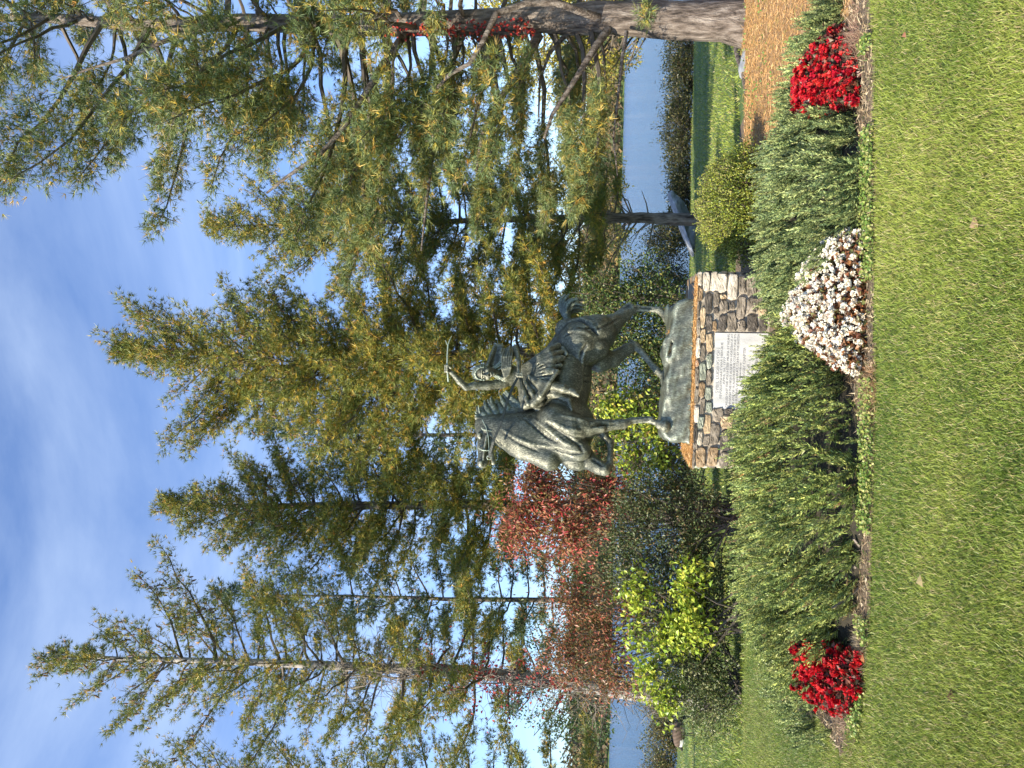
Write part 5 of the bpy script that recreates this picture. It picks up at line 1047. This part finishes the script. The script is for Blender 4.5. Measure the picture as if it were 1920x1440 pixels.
# ================= begonias =================
def blossom(name, colr, size, seed, npet=7):
    r = np.random.default_rng(seed); n = npet * 2; a = np.arange(n) * 2.4 + r.uniform(0, 6); el = np.where(np.arange(n) < npet, 0.25, 0.95); d = np.stack([np.cos(a) * np.cos(el), np.sin(a) * np.cos(el), np.sin(el)], 1)
    c = np.clip(np.array(colr) * r.uniform(0.85, 1.15, (n, 1)), 0, 0.95); V, F_, cc = leaves(np.zeros((n, 3)), d, np.array([[0, 0, 1.0]]) + r.normal(size=(n, 3)) * 0.2, c, size, size * 0.95, 0.3)
    me = mesh(name, V, F_, PETAL, col=cc, loc=(0, 0, 0)); dat = me.data; bpy.data.objects.remove(me); return dat
BL_R = [blossom('blossom', c, 0.024, i) for i, c in enumerate([(0.56, 0.012, 0.02), (0.34, 0.006, 0.012), (0.72, 0.05, 0.045), (0.46, 0.01, 0.03)])]
BL_W = [blossom('blossom', c, 0.022, i + 9) for i, c in enumerate([(0.90, 0.85, 0.72), (0.86, 0.78, 0.64), (0.92, 0.88, 0.78), (0.84, 0.77, 0.63)])]
def begonias(label, poly, h, nb, datas, leafpal, nleaf, seed, bare=None, size=1.0, extra=0):
    global rng; rng = np.random.default_rng(seed); poly = np.array(poly); c = np.append(poly.mean(0), 0.0); t = thing('begonia_bed', label, 'flowers', c)
    def inside(x, y):
        r = np.zeros(len(x), bool); j = len(poly) - 1
        for i in range(len(poly)):
            xi, yi = poly[i]; xj, yj = poly[j]; r ^= ((yi > y) != (yj > y)) & (x < (xj - xi) * (y - yi) / (yj - yi + 1e-12) + xi); j = i
        return r
    def edge(x, y):
        m = np.full(len(x), 9.0)
        for i in range(len(poly)):
            a = poly[i - 1]; b_ = poly[i]; ab = b_ - a; tt = np.clip(((x - a[0]) * ab[0] + (y - a[1]) * ab[1]) / (ab @ ab), 0, 1); m = np.minimum(m, np.hypot(x - a[0] - tt * ab[0], y - a[1] - tt * ab[1]))
        return m
    def sample(n):
        X = []; 
        while sum(len(q) for q in X) < n:
            q = rng.uniform(poly.min(0), poly.max(0), (n * 3, 2)); q = q[inside(q[:, 0], q[:, 1])]; X.append(q)
        return np.concatenate(X)[:n]
    gxs = np.linspace(poly[:, 0].min(), poly[:, 0].max(), 40); gyf = []
    for xv in gxs:
        ys = np.linspace(poly[:, 1].min(), poly[:, 1].max(), 60); ins = inside(np.full(60, xv), ys); gyf.append(ys[ins].min() if ins.any() else poly[:, 1].min())
    def top(q): return h * (0.22 + 0.78 * np.clip((q[:, 1] - np.interp(q[:, 0], gxs, gyf)) / 0.42, 0, 1) ** 0.6) * np.clip(edge(q[:, 0], q[:, 1]) / 0.06, 0.6, 1) ** 0.6 * (1 + 0.13 * fbm(q[:, 0], q[:, 1], 22, seed))
    q = sample(nleaf); tz = top(q) * rng.uniform(0.1, 0.97, nleaf) ** 0.7; pos = np.stack([q[:, 0], q[:, 1], tz], 1)
    V, F_, cc = leaves(pos, rand_dirs(nleaf) + [0, 0, .2], np.array([[0, -.3, 1.0]]) + rand_dirs(nleaf) * .7, palette(nleaf, leafpal), 0.042, 0.036); mesh('foliage', V, F_, GLOSSY, t, col=cc, kind='stuff')
    q = sample(900); B = Bag()
    for x_, y_ in q[:220]: z_ = float(top(np.array([[x_, y_]]))[0]); B.add(*tube([(x_, y_, 0), (x_ + rng.normal() * .01, y_ + rng.normal() * .01, z_ * .9)], 0.003, 3))
    B.build('stems', noise_mat('begonia_stem', [(0.3, (0.12, 0.04, 0.02)), (0.7, (0.3, 0.12, 0.06))], 20, 0.6), t, kind='stuff')
    q = sample(nb * 2 + extra)
    if bare is not None: q = q[~bare(q[:, 0], q[:, 1])]
    q = q[:nb]; tz = top(q) * rng.uniform(0.86, 1.1, len(q)); ed = edge(q[:, 0], q[:, 1])
    side = (ed < 0.07) & (rng.random(len(q)) < 0.6); tz[side] *= rng.uniform(0.45, 1.0, side.sum())
    ex = sample(extra) if extra else np.zeros((0, 2))
    if extra:
        ez = top(ex) * rng.uniform(0.62, 1.04, extra); B = Bag()
        for i in range(extra):
            dm = datas[i % len(datas)]; k = len(dm.vertices); co = np.empty(k * 3); dm.vertices.foreach_get('co', co); co = co.reshape(-1, 3) * size * rng.uniform(0.6, 1.1); cl_ = np.empty(k * 4); dm.color_attributes[0].data.foreach_get('color', cl_)
            a = rng.uniform(0, 6.28); R_ = np.array([[math.cos(a), -math.sin(a), 0], [math.sin(a), math.cos(a), 0], [0, 0, 1]]); tl = 0.5; R2 = np.array([[1, 0, 0], [0, math.cos(tl), -math.sin(tl)], [0, math.sin(tl), math.cos(tl)]])
            fc = np.array([p.vertices[:] for p in dm.polygons]); B.add(co @ R_.T @ R2.T + [ex[i, 0], ex[i, 1], ez[i]], fc, cl_.reshape(-1, 4)[:, :3])
        B.build('small_blossoms', PETAL, t, kind='stuff')
    for i, ((x_, y_), z_) in enumerate(zip(q, tz)):
        o = bpy.data.objects.new('blossom', datas[i % len(datas)]); o.parent = t; o.location = (x_ - c[0], y_ - c[1], z_); s_ = size * rng.uniform(0.7, 1.25); o.scale = (s_, s_, s_); o.rotation_euler = (rng.normal() * .4 + .75, rng.normal() * .5, rng.uniform(0, 6.28)); C.objects.link(o)
    return t
def W2(x, y, z=0.0):                               # ground position of a picture point that is z above ground
    d = _f + AR * (720.0 - y) / FOC - AU * (x - 960.0) / FOC; t_ = (z - EYE[2]) / d[2]; q = EYE + d * t_; return (q[0], q[1])
RL = [(4, (0.10, 0.03, 0.02)), (3, (0.06, 0.05, 0.02)), (1, (0.2, 0.07, 0.04))]
WL = [(3, (0.17, 0.06, 0.025)), (2, (0.27, 0.12, 0.045)), (3, (0.07, 0.035, 0.015)), (1.5, (0.12, 0.13, 0.04))]
HR = 0.27
pr = [W2(1478, 235, .25), W2(1486, 170, .25), W2(1500, 115, .23), W2(1530, 75, .17), W2(1562, 48, .08), W2(1590, 60, .03), W2(1607, 100, 0), W2(1618, 150, 0), W2(1618, 195, 0), W2(1570, 210, .10), W2(1520, 222, .2)]
begonias('patch of vivid red begonias at the right end of the bed', pr, 0.25, 300, BL_R, RL, 3400, 201, bare=lambda x, y: (x > 2.25) & (y < 5.65) & (rng.random(len(x)) < 0.75), size=1.3, extra=260)
pw = [W2(1468, 605, .26), W2(1478, 560, .25), W2(1500, 525, .22), W2(1535, 490, .16), W2(1560, 452, .12), W2(1588, 425, .06), W2(1625, 430, 0), W2(1630, 520, 0), W2(1628, 600, 0), W2(1626, 670, 0), W2(1618, 708, .02), W2(1570, 690, .12), W2(1520, 660, .22), W2(1480, 640, .26)]
begonias('patch of white begonias with bronze leaves in the middle of the bed front', pw, 0.26, 300, BL_W, WL, 4600, 202, size=1.25, extra=620)
pl = [W2(1482, 1190, .25), W2(1500, 1185, .25), W2(1530, 1210, .25), W2(1575, 1215, .12), W2(1605, 1222, .06), W2(1612, 1260, .04), W2(1610, 1300, .04), W2(1580, 1320, .1), W2(1530, 1338, .25), W2(1500, 1332, .25), W2(1488, 1280, .25)]
begonias('patch of vivid red begonias at the left end of the bed', pl, 0.25, 300, BL_R, RL, 2600, 203, size=1.2, extra=160)
# dried plants at the foot of the patches
def tuft(label, x_, y_, n, r, h, items, seed, name='dry_plant', cat='plant'):
    global rng; rng = np.random.default_rng(seed); g = G(x_, y_); B = Bag(); q = rng.normal(size=(n, 2)) * r; pos = np.stack([g[0] + q[:, 0], g[1] + q[:, 1] * .6, np.full(n, 0.004)], 1)
    V, F_, c = needles(pos, rng.normal(size=(n, 3)) * [.7, .7, .2] + [0, 0, .7], palette(n, items), 2, h, 0.004, 0.5); o = mesh(name, V, F_, GRASS, loc=g, col=c); tag(o, label, cat)
tuft('tuft of dry straw coloured stalks at the front of the left red begonias', 1598, 1325, 420, 0.10, 0.11, [(2, (0.42, 0.3, 0.2)), (1, (0.3, 0.2, 0.14))], 5)
tuft('dry brown stalks below the right red begonias', 1605, 92, 500, 0.11, 0.12, [(2, (0.40, 0.26, 0.18)), (1, (0.25, 0.12, 0.1)), (1, (0.5, 0.4, 0.26))], 6)
tuft('dry pale stalks between the left juniper and the left red begonias', 1622, 1210, 420, 0.07, 0.09, [(2, (0.45, 0.36, 0.24))], 7)
tuft('dry orange stalks right of the white begonias at the juniper foot', 1640, 735, 380, 0.08, 0.08, [(2, (0.42, 0.25, 0.13)), (1, (0.5, 0.36, 0.2))], 8)
# creeping charlie along the front edge
n = 3600; xx = rng.uniform(-2.2, 2.3, n * 3); k = (fbm(xx, xx * 0, 7, 5) > -0.05); xx = xx[k][:n]; n = len(xx); f0 = np.interp(xx, [-3.2, -2.5, -1.5, 0, 1.2, 2.2, 3.0], [5.9, 5.12, 4.93, 4.96, 5.02, 5.12, 5.35]); yy = f0 + rng.uniform(-0.02, 0.18, n)
V, F_, c = leaves(np.stack([xx, yy, rng.uniform(0.015, 0.05, n)], 1), rand_dirs(n), np.array([[0, -.4, 1.0]]) + rand_dirs(n) * .5, palette(n, [(3, (0.13, 0.22, 0.04)), (2, (0.3, 0.34, 0.08)), (1, (0.4, 0.38, 0.14))]), 0.02, 0.02, .1)
o = mesh('ground_ivy', V, F_, LEAF, col=c, kind='stuff'); tag(o, 'small round leaved creeping weeds along the front edge of the bed', 'ground cover')
n = 1500; xx = rng.uniform(2.1, 6, n); yy = rng.uniform(5.8, 10.2, n); k = in_duff(xx, yy) & (fbm(xx, yy, 4, 8) > 0.15); xx, yy = xx[k], yy[k]; n = len(xx)
V, F_, c = leaves(np.stack([xx, yy, rng.uniform(0.02, 0.06, n)], 1), rand_dirs(n), np.array([[0, -.4, 1.0]]) + rand_dirs(n) * .5, palette(n, [(3, (0.10, 0.2, 0.04)), (2, (0.2, 0.28, 0.06))]), 0.03, 0.028, .1)
o = mesh('ground_ivy', V, F_, LEAF, col=c, kind='stuff'); tag(o, 'scattered small green weeds on the orange needle mulch', 'ground cover')

# ================= rocks, root, goose =================
GRAN = noise_mat('granite', [(0.3, (0.12, 0.13, 0.14)), (0.5, (0.26, 0.28, 0.30)), (0.7, (0.42, 0.44, 0.46))], 3.5, 0.85, 10, (1, 1, 3), 0.8, 12)
DB = 23.0
F = Field([3.2, 22.0, -1.3], [6.6, 24.2, 0.9], 0.035); 
pa = [(1258, 372), (1262, 392), (1272, 430), (1279, 462)]
for (x_, y_), (rx, ry, rz) in zip(pa, ((.14, .35, .12), (.28, .45, .24), (.45, .5, .26), (.22, .45, .2))): F.ell(P(x_, y_, DB), (rx * 1.25, ry, rz * 1.2), None, 0.12)
F.cap(P(1268, 380, DB - .1), P(1292, 460, DB - .1), 0.16, 0.2, 0.1); F.cap(P(1275, 385, DB), P(1300, 440, DB), 0.12, 0.25, 0.1)
V, Q = F.mesh(); V = V + bulge(V, 0.03, 5, 3)[:, None] * unit(V - V.mean(0)); b_ = gb(1300, 425, DB)
V[:, 2] = np.minimum(V[:, 2], P(1256, 372, DB)[2] - (P(1256, 372, DB)[0] - V[:, 0]) * 0.42)
tag(mesh('boulder', V, Q, GRAN, loc=b_, smooth=False), 'long grey wedge shaped boulder in shade behind the slim pine', 'rock')
g = G(1398, 118); F = Field(g - [0.35, 0.3, 0.12], g + [0.35, 0.3, 0.25], 0.012); F.ell(g + [0, 0, 0.0], (0.22, 0.15, 0.07), None, 0.03); F.ell(g + [-0.08, 0.02, 0.02], (0.12, 0.12, 0.06), None, 0.03); V, Q = F.mesh(); V = V + bulge(V, 0.008, 16, 3)[:, None] * unit(V - V.mean(0))
tag(mesh('flat_stone', V, Q, GRAN, loc=g, smooth=True), 'small flat grey stone at the edge of the mulch near the big pine', 'rock')
pts = [G(1386, 90), G(1390, 112), G(1397, 132), G(1399, 155), G(1401, 178)]; V, F_ = tube([p + [0, 0, 0.02] for p in pts], [0.06, 0.045, 0.05, 0.035, 0.02], 8, 0.15)
tag(mesh('exposed_root', V, F_, BARK, loc=pts[0], smooth=True), 'pale knobbly root running along the mulch edge from the big pine', 'root')
# goose grazing
gp = G(1300, 1378); print('goose at', gp)
go = thing('goose', 'brown and white goose grazing on the lawn at the far left', 'goose', gp)
F = Field(gp - [0.6, 0.3, 0.05], gp + [0.75, 0.3, 0.75], 0.012); S = 1.0
def gp_(a, b, c): return gp + np.array([a, b, c])
F.ell(gp_(0.02, 0, 0.33), (0.27, 0.13, 0.14), None, 0.04); F.ell(gp_(-0.16, 0, 0.31), (0.16, 0.10, 0.10), None, 0.05); F.ell(gp_(0.18, 0, 0.32), (0.13, 0.11, 0.12), None, 0.05)
F.chain([(gp_(0.22, 0, 0.35), 0.07), (gp_(0.34, 0, 0.30), 0.045), (gp_(0.41, 0, 0.18), 0.035), (gp_(0.44, 0, 0.09), 0.034)], 0.03); F.ell(gp_(0.46, 0, 0.055), (0.055, 0.035, 0.04), None, 0.015); F.chain([(gp_(0.49, 0, 0.04), 0.018), (gp_(0.54, 0, 0.012), 0.008)], 0.01)
F.chain([(gp_(-0.26, 0, 0.29), 0.05), (gp_(-0.38, 0, 0.25), 0.02)], 0.03, flat=((0, 1, 0), 1.3))
F.ell(gp_(-0.02, -0.10, 0.37), (0.25, 0.05, 0.10), None, 0.02); F.ell(gp_(-0.02, 0.10, 0.37), (0.25, 0.05, 0.10), None, 0.02)
V, Q = F.mesh(); l = V - gp; c = np.tile(np.array([0.12, 0.085, 0.065]), (len(V), 1)) * (0.8 + 0.4 * (np.sin(l[:, :1] * 70 + l[:, 2:3] * 40) > 0)); c[(l[:, 0] < -0.10) & (l[:, 2] < 0.31)] = (0.85, 0.84, 0.8); c[(l[:, 0] > 0.02) & (l[:, 2] < 0.26)] = (0.35, 0.3, 0.25); c[l[:, 0] < -0.27] = (0.02, 0.02, 0.02); c[(l[:, 0] > 0.30)] = (0.02, 0.02, 0.02); c[(l[:, 0] > 0.44) & (np.abs(l[:, 1]) > 0.02) & (l[:, 2] > 0.03) & (l[:, 0] < 0.47)] = (0.8, 0.8, 0.78)
FEATHER = leaf_mat('feathers', 0, 0.7, 0.2); mesh('goose_body', V, Q, FEATHER, go, col=c, smooth=True)
for s_ in (-0.05, 0.05):
    V, F_ = tube([gp_(0.0, s_, 0.22), gp_(0.0, s_, 0.10), gp_(0.01, s_, 0.01), gp_(0.06, s_, 0.0)], [0.02, 0.010, 0.010, 0.014], 6); mesh('leg', V, F_, noise_mat('goose_leg', [(0.3, (0.03, 0.03, 0.03)), (0.7, (0.06, 0.055, 0.05))], 20), go)
